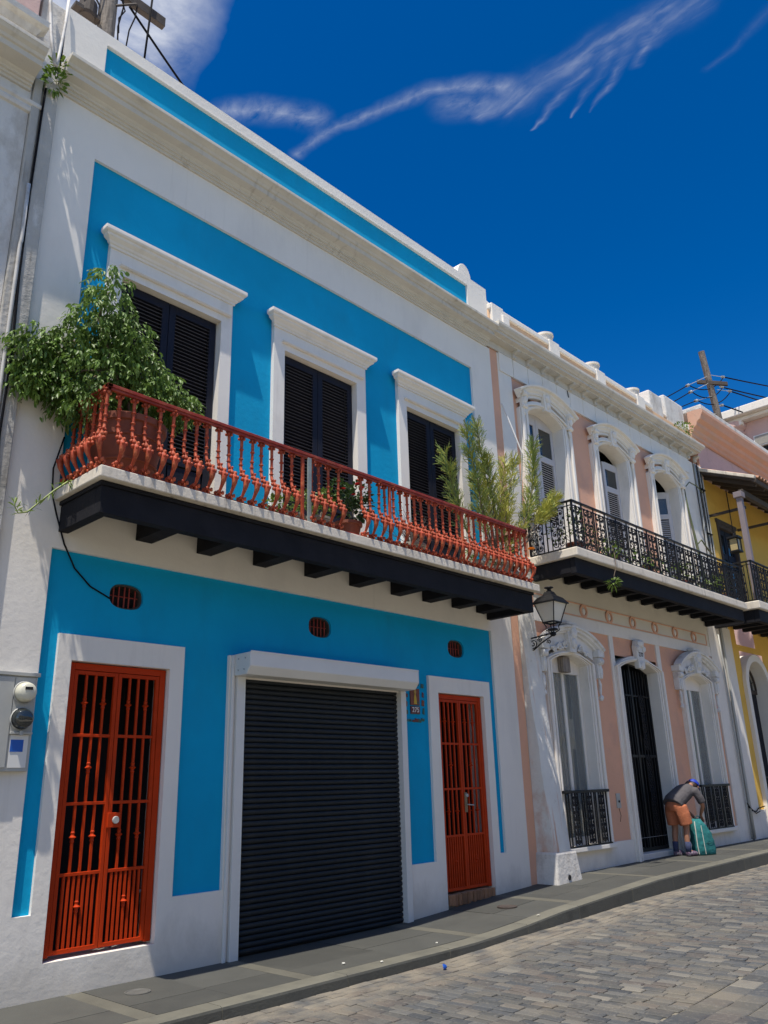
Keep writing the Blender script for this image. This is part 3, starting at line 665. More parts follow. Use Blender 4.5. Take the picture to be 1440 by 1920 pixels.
# grille doors
def grille(x0, x1, z0, z1, hz, lock, nm):
    b = MB(); y0, y1 = .06, .115; f = .062
    b.box(x0, x0+f, y0, y1, z0, z1); b.box(x1-f, x1, y0, y1, z0, z1); b.box(x0+f, x1-f, y0, y1, z1-f, z1)
    G = b.build(nm, ORANGE, BH, bevel=.003)
    mid = (x0+x1)/2
    col = MB(); col.box(-.0105,.0105,-.0105,.0105,0,1); bar = col.build('bar', ORANGE); COL.objects.unlink(bar)
    k = MB(); k.lathe([(.012,-.05),(.020,-.04),(.016,-.02),(.020,-.012),(.036,0),(.020,.012),(.016,.02),(.020,.04),(.012,.05)], (0,0,0), 8); kn = k.build('collar', ORANGE, smooth=False); COL.objects.unlink(kn)
    for (a, c) in ((x0+f+.004, mid-.003), (mid+.003, x1-f-.004)):
        b = MB(); s_ = .036; y2, y3 = .066, .104; zb, zt2 = z0+.012, z1-f-.005
        b.box(a, a+s_, y2, y3, zb, zt2); b.box(c-s_, c, y2, y3, zb, zt2); b.box(a+s_, c-s_, y2, y3, zt2-s_, zt2); b.box(a+s_, c-s_, y2, y3, zb, zb+s_)
        for h in hz: b.box(a+s_, c-s_, y2+.004, y3-.004, h-.014, h+.014)
        lf = b.build('grille_leaf', ORANGE, G, bevel=.003)
        yb = .085; inn0, inn1 = a+s_, c-s_; top = zt2-s_
        secs = [(hz[0]+.014, top, (0, 2)), (hz[1]+.014, hz[0]-.014, (1,)), (hz[2]+.014, hz[1]-.014, (0, 2))]
        for q in range(3):
            xx = inn0+(inn1-inn0)*(q+1)/4
            for s0, s1, cols in secs:
                inst(bar, (xx, yb, s0), parent=lf, scale=(1, 1, s1-s0))
                if q in cols: inst(kn, (xx, yb, s0+(s1-s0)*.52), parent=lf)
        for q in range(7):
            xx = inn0+(inn1-inn0)*(q+1)/8
            inst(bar, (xx, yb, zb+s_), parent=lf, scale=(1, 1, hz[2]-.014-zb-s_))
        inst(kn, ((inn0+inn1)/2, yb, zb+s_+.32), parent=lf)
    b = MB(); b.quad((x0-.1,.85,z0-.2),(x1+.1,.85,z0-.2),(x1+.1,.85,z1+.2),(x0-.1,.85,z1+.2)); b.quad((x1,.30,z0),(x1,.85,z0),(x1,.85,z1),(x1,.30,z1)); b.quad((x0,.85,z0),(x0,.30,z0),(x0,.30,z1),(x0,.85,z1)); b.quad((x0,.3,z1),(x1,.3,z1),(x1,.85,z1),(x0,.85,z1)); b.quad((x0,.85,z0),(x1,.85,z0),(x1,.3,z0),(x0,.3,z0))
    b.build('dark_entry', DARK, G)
    return G, mid
G1, m1 = grille(3.50, 4.535, .295, 2.78, (2.12, 1.52, .93), 1, 'grille_door')
b = MB(); b.box(m1-.01, m1+.115, .045, .108, 1.30, 1.43); lk_ = b.build('lock_box', ORANGE, G1, bevel=.004)
b = MB(); b.lathe([(.030,-.012),(.034,-.006),(.034,.004)], (m1+.065,.038,1.365), 14, 'y'); b.build('lock_cylinder', STEEL, lk_)
G2, m2 = grille(8.84, 9.87, .245, 2.80, (2.13, 1.53, .93), 2, 'grille_door')
b = MB(); b.box(m2+.005, m2+.06, .050, .063, 1.22, 1.48); lk_ = b.build('lock_plate', BRASS, G2, bevel=.003)
b = MB(); b.lathe([(.022,-.02),(.026,-.01),(.026,.002)], (m2+.038,.046,1.44), 12, 'y'); b.build('lock_cylinder', STEEL, lk_)
b = MB(); b.tube([(m2+.038,.05,1.32),(m2+.038,.01,1.32),(m2+.07,.0,1.315),(m2+.14,.0,1.31)], .009, 6); b.build('lever_handle', STEEL, lk_, smooth=True)
# worn brick threshold under the second grille
x = 8.86
while x < 9.87:
    wd = random.uniform(.05, .075); b = MB(); hh = random.uniform(.12,.15)
    b.box(-wd/2+.003, wd/2-.003, -.10, .10, -hh, 0); b.build('threshold_brick', BRICKR, BH, at=(x+wd/2, .1+random.uniform(-.01,.015), .235+random.uniform(-.012,.004)), bevel=.005); x += wd
b = MB(); b.box(8.85, 9.88, .03, .2, .02, .20); b.build('threshold_core', SAND, BH)

# roller shutter
b = MB()
hp = [(-.30,3.01),(-.30,2.86),(-.235,2.775),(-.005,2.775),(-.005,3.01)]
vs = [(5.335,y,z) for y, z in hp]+[(8.085,y,z) for y, z in hp]
b.add(vs, [(4,3,2,1,0),(5,6,7,8,9)]+[(i,(i+1)%5,5+(i+1)%5,5+i) for i in range(5)])
RS = b.build('roller_shutter', WMETAL, BH, bevel=.006); hs_ = RS
for xa, xb, ya, yb, zb in ((5.365,5.475,-.045,.06,2.774), (8.005,8.105,-.045,.06,2.774), (5.30,5.333,-.03,-.001,3.0)):
    b = MB(); b.box(xa, xb, ya, yb, -.04, zb); b.build('guide_rail', WMETAL, RS, bevel=.004)
b = MB(); b.box(5.34, 8.08, -.306, -.295, 3.005, 3.022); b.build('housing_lip', WMETAL, hs_)
for sx in (5.326, 8.094):
    for yy, zz in ((-.10,2.95),(-.22,2.95),(-.10,2.83),(-.20,2.83)):
        b = MB(); b.lathe([(.008,-.004),(.008,.004)], (sx, yy, zz), 8, 'x'); b.build('rivet', STEEL, hs_)
b = MB(); P = .0575
prof = [(.0,-.024),(-.010,-.018),(-.016,-.004),(-.016,.008),(-.011,.019),(-.001,.024),(.006,.0255),(.006,-.0275)]
vs = [(5.482-6.74,y,z) for y, z in prof]+[(8.00-6.74,y,z) for y, z in prof]; k = len(prof)
b.add(vs, [tuple(range(k)), tuple(range(2*k-1,k-1,-1))]+[(i,k+i,k+(i+1)%k,(i+1)%k) for i in range(k)])
sl = b.build('shutter_slat', ROLL, RS, at=(6.74,.045,2.75), auto=40)
for i in range(1, 48): inst(sl, (6.74, .045+random.uniform(-.0015,.0015), 2.75-P*i), (random.uniform(-.05,.05), random.uniform(-.0006,.0006), 0))
b = MB(); b.box(5.48, 8.0, .08, .09, -.1, 2.9); b.build('shutter_backing', DARK, RS)

# number plaque of small tiles
TM = {n_: mat('tile_'+n_, c, .3, .1, 12) for n_, c in dict(green=(.03,.10,.08), brown=(.18,.045,.02), teal=(.03,.16,.17), maroon=(.12,.03,.03), robe=(.55,.36,.03), skin=(.35,.20,.11), tilewhite=(.75,.75,.72), olive=(.09,.12,.05)).items()}
b = MB(); b.box(8.27, 8.455, PR-.016, PR-.001, 2.615, 2.835); NP = b.build('number_plaque', TM['brown'], BH, bevel=.003, label='mosaic tile plaque with a small robed figure and the number 275')
b = MB(); y = PR-.019
b.prism([(8.335,2.63),(8.395,2.63),(8.385,2.72),(8.372,2.76),(8.352,2.76),(8.34,2.72)], y, y+.002); b.prism([(8.363+.022*math.cos(a), 2.79+.026*math.sin(a)) for a in np.linspace(0,2*math.pi,12,endpoint=False)], y-.001, y+.002)
b.build('painted_figure', TM['robe'], NP)
b = MB(); b.prism([(8.363+.012*math.cos(a), 2.787+.014*math.sin(a)) for a in np.linspace(0,2*math.pi,10,endpoint=False)], y-.002, y-.0012); b.build('painted_face', TM['skin'], NP)
b = MB(); b.prism([(8.40,2.63),(8.44,2.63),(8.43,2.66),(8.41,2.68)], y, y+.002); b.build('painted_leaf', TM['green'], NP)
b = MB(); b.box(8.272, 8.455, PR-.016, PR-.001, 2.50, 2.60); nt_ = b.build('number_tile', TM['maroon'], NP, bevel=.003)
def text(s_, size, name, mt, parent, at, ext=.002, frame_rot=(math.pi/2,0,0)):
    c = bpy.data.curves.new(name, 'FONT'); c.body = s_; c.size = size; c.extrude = ext; c.align_x = 'CENTER'; c.align_y = 'CENTER'; c.offset = .0
    o = bpy.data.objects.new(name, c); COL.objects.link(o); dg = bpy.context.evaluated_depsgraph_get()
    me = bpy.data.meshes.new_from_object(o.evaluated_get(dg)); bpy.data.objects.remove(o)
    me.materials.clear(); me.materials.append(mt)
    o = bpy.data.objects.new(name, me); COL.objects.link(o); o.parent = parent; o.location = Vector(at)-org_of(parent); o.rotation_euler = frame_rot; return o
text('275', .095, 'digits', TM['tilewhite'], nt_, (8.363, PR-.019, 2.551), .003)
tp = [(8.19,2.86),(8.20,2.74),(8.195,2.63),(8.20,2.52),(8.22,2.415),(8.26,2.415),(8.33,2.41),(8.39,2.42),(8.45,2.415),(8.52,2.43),(8.535,2.54),(8.53,2.65),(8.535,2.76),(8.53,2.88),(8.43,2.90),(8.33,2.91)]
for i, (xx, zz) in enumerate(tp):
    b = MB(); w2, h2 = random.uniform(.016,.03), random.uniform(.025,.045)
    if 4 <= i <= 9 or i > 13: w2, h2 = h2, w2
    b.prism([(xx-w2,zz-h2*random.uniform(.6,1)),(xx+w2*random.uniform(.7,1),zz-h2),(xx+w2,zz+h2*random.uniform(.5,1)),(xx-w2*random.uniform(.3,1),zz+h2)], PR-.010, PR-.001)
    b.build('tile_chip', TM[random.choice(['green','teal','olive','maroon','brown','green','teal'])], NP, bevel=.002)
# ------------------------------------------------------------------ the pink house (own frame: x along its front, y into it)
PH = thing('pink_house', 'salmon pink and white townhouse with arched windows, white mouldings and a black iron balcony', 'house', (4.0, 4.0, 0), frame=PK)
UW = [1.365, 3.85, 6.27]           # upper window axes
OW = .58                           # half width of an upper opening
def arc_pts(cx, z_s, hw, rise, n=14):
    """segmental arch polyline from left spring to right spring"""
    R = (hw*hw+rise*rise)/(2*rise); cz = z_s+rise-R; a = math.asin(hw/R)
    return [(cx+R*math.sin(-a+2*a*i/n), cz+R*math.cos(-a+2*a*i/n)) for i in range(n+1)], R, cz, a
w = MB()
holes = [(c-OW-.1, c+OW+.1, 4.9, 8.42) for c in UW]+[(.72, 2.03, .60, 3.70), (3.02, 4.66, .20, 3.80), (5.63, 6.98, .60, 3.70)]
face_cells(w, .40, 7.36, .1, 9.2, .03, holes)
w.quad((-.228,.012,0),(0.0,.012,0),(0.0,.012,9.4),(-.228,.012,9.4)); w.quad((-.235,.0,0),(-.235,9,0),(-.235,9,9.6),(-.235,.0,9.6))
w.quad((8.5,9,-.2),(-.235,9,-.2),(-.235,9,9.6),(8.5,9,9.6)); w.quad((8.5,0,-.2),(8.5,9,-.2),(8.5,9,9.6),(8.5,0,9.6)); w.quad((-.235,.3,9.6),(8.5,.3,9.6),(8.5,9,9.6),(-.235,9,9.6))
w.build('wall', PINK, PH)
def pbox(name, mt, args, parent=PH, bevel=.006):
    b = MB(); b.box(*args); return b.build(name, mt, parent, bevel=bevel)
pbox('pilaster', TRIM, (.0, .40, .0, .2, 4.92, 9.05))
pbox('pilaster', TRIM, (.05, .41, .0, .2, .1, 4.91))
pbox('pilaster', TRIM, (7.37, 8.02, .0, .2, .1, 9.05))
pbox('pilaster', TRIM, (8.08, 8.52, -.015, .2, .1, 9.05))
b = MB(); face_cells(b, .41, 7.36, .05, .598, .0, [(3.02, 4.66, .2, .7)]); reveal(b, 3.02, 4.66, .2, .598, 0, .3, top=False); b.quad((.41,0,.598),(7.36,0,.598),(7.36,.03,.598),(.41,.03,.598)); b.build('plinth', WHITE, PH)
# belt above the ground floor, medallion band, cream strip below the balcony
pbox('belt', TRIM, (.41, 7.36, .0, .05, 4.15, 4.368))
pbox('belt', CREAM, (.41, 7.36, .012, .05, 4.645, 5.04), bevel=0)
md = pbox('medallion_band', CREAM, (.41, 7.36, .010, .05, 4.37, 4.643), bevel=0)
for z in (4.392, 4.622): pbox('band_line', PINK, (.45, 7.22, .0, .0095, z-.012, z+.012), md, .003)
for xx in (.45, 7.2): pbox('band_line', PINK, (xx, xx+.03, .0, .0095, 4.405, 4.61), md, .003)
b = MB(); b.arcmold([(-.016,.122),(.008,.122),(.008,.082),(-.016,.082)], 0, 0, 0, 2*math.pi*.999, 24); ring = b.build('medallion', PINK, md, at=(1.15,.0,4.507), auto=40)
b = MB(); b.blob((0,0,-.005), .052, .02, .068, 9, 5, jit=.06); b.blob((.018,-.012,.01), .018, .012, .02, 6, 4); b.blob((-.02,-.01,-.03), .02, .012, .018, 6, 4); b.blob((0,-.014,-.005), .010, .014, .02, 6, 4); hd = b.build('medallion_head', TRIM, md, at=(1.15,.0,4.507), smooth=True)
for xx in (2.05, 2.95, 3.85, 4.77, 5.67, 6.57): inst(ring, (xx,.0,4.507)); inst(hd, (xx,.0,4.507))
pbox('upper_base', TRIM, (.41, 7.36, .0, .05, 5.05, 5.24))
for x0, x1 in ((2.86,3.0),(4.70,4.86)): pbox('lesene', TRIM, (x0, x1, .0, .05, .599, 4.149))
pbox('lesene', TRIM, (.41, .46, .0, .05, .599, 4.149)); 
# frieze panels, brackets, cornice
b = MB(); b.box(.03, .45, -.022, -.001, 8.68, 9.06); fp = b.build('frieze_panel', TRIM, PH, bevel=.004)
FX = [.46]+[.93+.487*i for i in range(15)]
for a, c in zip(FX[:-1], FX[1:]): pbox('frieze_panel', TRIM, (a+.006, c-.006, -.022, .03, 8.68, 9.06), bevel=.005)
b = MB(); b.add([(-.05,0,-.07),(.05,0,-.07),(.05,-.05,-.06),(-.05,-.05,-.06),(-.05,-.05,.0),(.05,-.05,.0),(.05,-.15,.035),(-.05,-.15,.035),(-.05,-.15,.07),(.05,-.15,.07),(.05,0,.07),(-.05,0,.07)],
    [(0,1,2,3),(3,2,5,4),(4,5,6,7),(7,6,9,8),(8,9,10,11),(0,3,4,11),(4,7,8,11),(1,10,5,2),(5,10,9,6)]); br = b.build('cornice_bracket', CORN, PH, at=(.47,-.022,9.13), bevel=.004)
for xx in FX[1:]+[8.1]: inst(br, (xx, -.022, 9.13))
prof = [(-.0,9.06),(-.03,9.06),(-.03,9.195),(-.17,9.20),(-.17,9.225),(-.20,9.235),(-.25,9.24),(-.25,9.29),(-.275,9.295),(-.29,9.32),(-.325,9.345),(-.345,9.38),(-.345,9.43),(0,9.47)]
b = MB(); b.molding(prof, -.335, 7.80, (False, True)); b.build('cornice', CORN, PH, bevel=.004)
# parapet: peach panels between white posts, coping, white urn stumps
pbox('parapet', PEACH, (-.2, 8.45, -.03, .34, 9.40, 9.86), bevel=.01)
cpb = pbox('parapet_coping', WHITE, (-.2, 6.1, -.07, .40, 9.862, 9.98), bevel=.02)
b = MB(); b.prism([(-.22,9.982),(8.45,9.982),(8.45,10.06),(-.22,10.06)], .02, .36); b.build('parapet_ridge', WHITE, PH, bevel=.03)
for xx in (-.16, 1.73, 3.53, 5.31): pbox('parapet_post', WHITE, (xx, xx+.36, -.085, .42, 9.36, 10.0), bevel=.012)
pbox('parapet_post', WHITE, (.13, .33, -.12, -.035, 9.45, 9.85), bevel=.012)
b = MB(); b.lathe([(.0,.0),(.13,.0),(.13,.04),(.165,.05),(.175,.11),(.18,.17),(.20,.18),(.20,.22),(.165,.225),(.16,.19),(.0,.18)], (0,0,0), 20, cap=False); urn = b.build('roof_urn', WHITE, PH, at=(1.86,.12,9.97), auto=40)
for xx in (3.66, 5.44): inst(urn, (xx, .12, 9.97))
b = MB(); b.prism([(-.22,9.98),(.45,9.98),(.45,10.10),(.1,10.16),(-.22,10.22)], .1, .5); b.build('parapet_end', WHITE, PH, bevel=.03)
b = MB(); b.box(6.1, 6.75, -.02, .6, 9.8, 10.42); b.build('parapet_block', OLD, PH, bevel=.03)
b = MB(); b.box(7.0, 8.05, .02, .8, 9.5, 10.62); b.build('parapet_block', OLD, PH, bevel=.04)

# upper windows
def arched_frame(name, c, hw, z0, zsp, rise, fw, y0, y1, mt, parent, fr=.0, bevel=.006):
    """surround: jambs and segmental arch, opening half width hw, band fw"""
    ia, *_ = arc_pts(c, zsp, hw, rise); oa, *_ = arc_pts(c, zsp+fr, hw+fw, rise+fw*.55)
    inner = [(c-hw, z0)]+ia+[(c+hw, z0)]; outer = [(c-hw-fw, z0)]+oa+[(c+hw+fw, z0)]
    b = MB(); b.strip(inner, outer, y0, y1); return b.build(name, mt, parent, bevel=bevel)
for i, c in enumerate(UW):
    zsp, rise, z0 = 8.09, .19, 5.22
    F = arched_frame('window_surround', c, OW, z0, zsp, rise, .27, -.045, .28, TRIM, PH)
    arched_frame('surround_moulding', c, OW+.04, z0, zsp+.01, rise, .06, -.065, -.046, TRIM, F, bevel=.008)
    arched_frame('surround_moulding', c, OW+.18, z0, zsp+.03, rise, .075, -.09, -.046, TRIM, F, bevel=.012)
    # segmental hood on consoles
    arc, R, cz, a = arc_pts(c, 8.39, .98, .30)
    b = MB(); b.arcmold([(-.04,R-.16),(-.08,R-.16),(-.09,R-.12),(-.13,R-.09),(-.135,R-.05),(-.19,R-.035),(-.20,R),(-.04,R+.015)], c, cz, math.pi/2+a, math.pi/2-a, 22); b.build('hood', TRIM, F, bevel=.004)
    b = MB(); inn, *_ = arc_pts(c, zsp+.10, OW+.27, rise+.10); R2 = R-.16; out = [(x, cz+math.sqrt(max(R2*R2-(x-c)**2, .01))) for x, z in inn]; b.strip(inn, out, -.055, .03); b.build('tympanum', TRIM, F)
    b = MB(); b.prism([(c-.09,8.24),(c+.09,8.24),(c+.12,8.62),(c-.12,8.62)], -.12, -.03); b.blob((c,-.13,8.50), .075, .05, .085, 9, 6, jit=.15); b.blob((c,-.125,8.36), .05, .04, .07, 8, 5, jit=.15); b.build('keystone', TRIM, F, bevel=.01)
    for sx in (-1, 1):
        b = MB(); xx = c+sx*.76
        b.box(xx-.075, xx+.075, -.11, -.04, 8.10, 8.42); b.lathe([(.05,-.075),(.06,-.06),(.06,.06),(.05,.075)], (xx,-.115,8.36), 10, 'x'); b.lathe([(.035,-.07),(.045,-.05),(.045,.05),(.035,.07)], (xx,-.10,8.12), 10, 'x')
        b.blob((xx,-.12,8.25), .05, .045, .09, 8, 5, jit=.2); b.blob((xx,-.08,8.02), .035, .035, .08, 7, 5, jit=.2); b.build('console', TRIM, F, smooth=False, bevel=.006)
    b = MB(); b.quad((c-OW-.3,1.2,5.1),(c+OW+.3,1.2,5.1),(c+OW+.3,1.2,8.5),(c-OW-.3,1.2,8.5)); b.quad((c-OW-.3,.29,8.5),(c+OW+.3,.29,8.5),(c+OW+.3,1.2,8.5),(c-OW-.3,1.2,8.5)); b.quad((c-OW-.3,.29,5.1),(c-OW-.3,1.2,5.1),(c-OW-.3,1.2,8.5),(c-OW-.3,.29,8.5)); b.quad((c+OW+.3,1.2,5.1),(c+OW+.3,.29,5.1),(c+OW+.3,.29,8.5),(c+OW+.3,1.2,8.5))
    b.build('dark_room', DARK, F)
    # louvred leaves; hinged at the jambs, standing ajar in the second and third window
    ang = [0, math.radians(8), math.radians(48)][i]
    top = 8.20 if i == 0 else 8.03
    for sx in (-1, 1):
        wd = OW-.01; b = MB(); st = .08; hy = 0
        zt2 = top
        for q0, q1 in ((0, st), (wd-st, wd)): b.box(min(sx*-q0, sx*-q1), max(sx*-q0, sx*-q1), 0, .04, 5.25, zt2-.01)
        s0, s1 = min(-sx*st, -sx*(wd-st)), max(-sx*st, -sx*(wd-st))
        for z0_, z1_ in ((5.25,5.42), (6.05,6.15), (7.36,7.48), (zt2-.16,zt2)): b.box(s0, s1, 0, .04, z0_, z1_)
        b.box(s0, s1, .012, .03, 5.42, 6.05)
        if i == 0:
            inn, *_ = arc_pts(0, 8.09, OW, .19)
        aa = ang*sx if not (i == 1 and sx > 0) else 0.05
        dl = b.build('louvre_leaf', LOUV, F, at=(c+sx*(OW-.004), .20, 0), bevel=.003); dl.rotation_euler = (0, 0, -aa)
        b = MB(); b.box(s0, s1, .016, .022, 7.48, zt2-.16); b.build('pane', GLASSD, dl, at=tuple(ORG[dl.name]))
        sl = slat_mesh(s1-s0, .05, .008, math.radians(40), LOUV); n = 25
        for (za, zb, nn) in ((6.17, 7.34, n),):
            for k in range(nn):
                o = inst(sl, (0,0,0), parent=dl); o.location = ((s0+s1)/2, .02, za+(zb-za)*(k+.5)/nn)
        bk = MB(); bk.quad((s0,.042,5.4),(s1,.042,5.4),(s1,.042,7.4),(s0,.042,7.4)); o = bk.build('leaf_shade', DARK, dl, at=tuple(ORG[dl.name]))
    if i == 0:
        inn, *_ = arc_pts(c, 8.09, OW-.002, .19); lo = [(x, 8.20-.012) for x, z in inn]
        b = MB(); b.strip([(x, min(8.19, z-.002)) for x, z in inn], inn, .20, .24); b.build('leaf_head', LOUV, F)
    # two small wall brackets left and right come with the shutters
# balcony
PB = MB(); PB.box(.44, 7.42, -.95, .0, 5.07, 5.225); PB = PB.build('balcony', SLAB, PH, bevel=.02)
b = MB(); b.box(.50, 7.36, -.86, -.76, 4.80, 5.068); b.build('fascia_beam', BEAM, PB, bevel=.008)
for xa in (.50, 7.26): 
    b = MB(); b.box(xa, xa+.10, -.758, -.003, 4.82, 5.068); b.build('side_beam', BEAM, PB, bevel=.008)
b = MB(); b.box(-.07,.07,-.37,.37,-.065,.065); jo = b.build('joist', BEAM, PB, at=(.98,-.385,4.985), bevel=.006)
for k in range(1, 12): inst(jo, (.98+.5622*k, -.385, 4.985))
b = MB(); b.box(.61, 7.25, -.755, -.003, 5.052, 5.066); b.build('deck_boards', BEAM, PB)
def spiral(c, r0, turns, a0, hand=1, n=14, grow=.12):
    return [(c[0]+r0*(grow+(1-grow)*t)*math.cos(a0+hand*2*math.pi*turns*t), 0, c[1]+r0*(grow+(1-grow)*t)*math.sin(a0+hand*2*math.pi*turns*t)) for t in [i/n for i in range(n+1)]]
def scroll_panel(wd, h, r=.0085, dens=1):
    """lacy cast iron panel, width wd height h, centred on x, z from 0"""
    b = MB(); n = max(3, round(h/(wd*.62))); ph = h/n
    for i in range(n):
        zc = ph*(i+.5); rr = min(wd*.24, ph*.46)
        for sx in (-1, 1):
            b.tube(spiral((sx*wd*.25, zc), rr, 1.35, math.pi/2*(1 if i % 2 else -1), sx*(1 if i % 2 else -1), 13), r, 4, cap=False)
            b.tube([(sx*wd*.03, 0, zc-ph*.5), (sx*wd*.10, 0, zc-ph*.2), (sx*wd*.05, 0, zc+ph*.15), (sx*wd*.12, 0, zc+ph*.5)], r, 4, cap=False)
            b.blob((sx*wd*.25, 0, zc), r*2.6, r*2, r*2.6, 5, 3); b.blob((sx*wd*.42, 0, zc+ph*.45), r*2.4, r*2, r*3.4, 5, 3)
        b.blob((0, 0, zc+ph*.48), r*2.6, r*2, r*3.8, 5, 3)
    for sx in (-1, 1): b.tube([(sx*wd/2, 0, 0), (sx*wd/2, 0, h)], r*1.25, 4)
    return b
def iron_railing(parent, path, z0, z1, pitch, wd, first):
    b = MB(); rail_bar(b, [(x, y, 0) for x, y in path], .026, z1-.03, z1); b.build('handrail', IRON, parent, bevel=.005)
    b = MB(); rail_bar(b, [(x, y, 0) for x, y in path], .012, z0, z0+.02); rail_bar(b, [(x, y, 0) for x, y in path], .008, z1-.10, z1-.085); b.build('bottom_bar', IRON, parent)
    sp = scroll_panel(wd, z1-z0-.115); src = None; bs = None
    for (p, q) in zip(path[:-1], path[1:]):
        L_ = math.hypot(q[0]-p[0], q[1]-p[1]); n = max(1, round(L_/pitch)); rz = math.atan2(q[1]-p[1], q[0]-p[0])
        for k in range(n):
            t = (k+.32)/n; t2 = (k+.80)/n; loc = (p[0]+(q[0]-p[0])*t, p[1]+(q[1]-p[1])*t, z0+.02)
            if src is None:
                src = sp.build('scroll_panel', IRON, parent, at=loc); src.rotation_euler = (0, 0, rz)
                bb = MB(); bb.box(-.009,.009,-.009,.009,0,z1-z0-.04); bs = bb.build('railing_bar', IRON, parent, at=loc)
                bs.location = Vector((p[0]+(q[0]-p[0])*t2, p[1]+(q[1]-p[1])*t2, z0+.02))-org_of(parent); continue
            inst(src, loc, (0, 0, rz), parent); inst(bs, (p[0]+(q[0]-p[0])*t2, p[1]+(q[1]-p[1])*t2, z0+.02), parent=parent)
    for p in path:
        inst(bs, (p[0], p[1], z0+.02), parent=parent, scale=(1.8, 1.8, 1))
iron_railing(PB, [(.50,-.02),(.50,-.90),(7.40,-.90)], 5.24, 6.06, .385, .27, True)

# ground floor windows with carved pediments
CARV = mat('carved_white', (.72,.71,.68), .85, .05, 3, .004, 40, col2=(.40,.37,.31), c2scale=4, c2amt=.7, c2lo=.52, c2hi=.72)
CURT = mat('curtain', (.42,.41,.36), .9, .05, 6)
PANE = bpy.data.materials.new('window_glass'); PANE.use_nodes = True
_n = PANE.node_tree.nodes; _b = _n['Principled BSDF']; _b.inputs['Base Color'].default_value = (.75,.8,.78,1); _b.inputs['Roughness'].default_value = .01; _b.inputs['Transmission Weight'].default_value = .85; _b.inputs['IOR'].default_value = 1.5; _b.inputs['Specular IOR Level'].default_value = 1.0
def volute(b, c, r, hand, y=-.09, th=.018, turns=1.6):
    pts = [(x, y, z) for x, _, z in spiral(c, r, turns, .4, hand, 18, .1)]; b.tube(pts, [th*(.6+.5*i/18) for i in range(19)], 5); b.blob((c[0], y-.01, c[1]), th*1.4, th, th*1.4, 6, 4)
for i, c in enumerate((1.375, 6.30)):
    hw, zsp, rise, z0 = .555, 3.51, .13, .60
    F = arched_frame('window_surround', c, hw, z0, zsp, rise, .20, -.03, .22, TRIM, PH)
    arched_frame('surround_moulding', c, hw+.035, z0, zsp+.005, rise, .045, -.055, -.031, TRIM, F, bevel=.008)
    arched_frame('surround_moulding', c, hw+.13, z0, zsp+.02, rise, .062, -.075, -.031, TRIM, F, bevel=.012)
    sill = MB(); sill.box(c-.80, c+.80, -.10, .36, .52, .598); sill.build('sill', TRIM, F, bevel=.015)
    arc, R, cz, a = arc_pts(c, 3.78, .95, .33)
    b = MB(); b.arcmold([(-.03,R-.10),(-.09,R-.10),(-.10,R-.07),(-.15,R-.055),(-.155,R-.02),(-.19,R-.01),(-.20,R+.03),(-.03,R+.045)], c, cz, math.pi/2+a, math.pi/2-a, 22); hd_ = b.build('pediment', CARV, F, bevel=.004)
    b = MB(); inn, *_ = arc_pts(c, zsp+.10, .76, .16); R2 = R-.10; out = [(x, cz+math.sqrt(max(R2*R2-(x-c)**2, .01))) for x, z in inn]; b.strip(inn, out, -.04, .03); b.build('pediment_field', CARV, hd_)
    b = MB()
    for sx in (-1, 1):
        for dx, r in ((.16,.075), (.34,.07), (.50,.055)):
            volute(b, (c+sx*dx, 3.83-.12*(dx/.5)**2), r, sx, -.075)
        for dx in (.25, .42, .56): b.blob((c+sx*dx, -.07, 3.76-.06*dx), .035, .03, .03, 7, 4, jit=.25)
    b.build('carved_scrolls', CARV, hd_, auto=60, kind='stuff')
    b = MB(); b.prism([(c-.10,3.68),(c+.10,3.68),(c+.15,4.16),(c-.15,4.16)], -.13, -.0); b.box(c-.17, c+.17, -.15, .0, 4.16, 4.20); b.blob((c,-.15,4.02), .09, .07, .11, 9, 6, jit=.12); b.blob((c,-.14,3.84), .07, .06, .10, 8, 5, jit=.15); b.blob((c-.07,-.13,3.93), .04, .05, .06, 6, 4, jit=.2); b.blob((c+.07,-.13,3.93), .04, .05, .06, 6, 4, jit=.2); b.build('keystone', CARV, hd_, bevel=.008)
    for sx in (-1, 1):
        xx = c+sx*.88; b = MB(); b.box(xx-.10, xx+.10, -.15, .03, 3.67, 3.79); b.box(xx-.07, xx+.07, -.09, .03, 3.30, 3.668); b.lathe([(.05,-.07),(.065,-.05),(.065,.05),(.05,.07)], (xx,-.10,3.60), 10, 'x')
        b.blob((xx,-.09,3.42), .05, .05, .13, 8, 5, jit=.18); b.blob((xx,-.05,3.14), .03, .035, .16, 7, 5, jit=.2); b.blob((xx,-.05,2.96), .045, .045, .05, 7, 5, jit=.2); b.build('console', CARV, hd_, bevel=.006)
    # glass door, blind box, curtains
    b = MB(); yy = .15
    ia, *_ = arc_pts(c, zsp, hw-.004, rise)
    b.box(c-hw+.005, c-hw+.075, yy, yy+.05, .60, 3.35); b.box(c+hw-.075, c+hw-.005, yy, yy+.05, .60, 3.35); b.box(c-.035, c+.035, yy-.005, yy+.045, .60, 3.35)
    b.box(c-hw+.076, c-.036, yy+.004, yy+.046, .60, .72); b.box(c+.036, c+hw-.076, yy+.004, yy+.046, .60, .72)
    dr = b.build('window_frame', TRIM, F, bevel=.004); b = MB(); b.strip([(x, 3.352) for x, z in ia], ia, yy, yy+.06); b.build('window_head', TRIM, dr)
    for sx in (-1, 1):
        b = MB(); x0, x1 = (c-hw+.07, c-.03) if sx < 0 else (c+.03, c+hw-.07); b.box(x0, x1, yy+.02, yy+.028, .70, 3.35); b.build('pane', PANE, dr)
    b = MB()
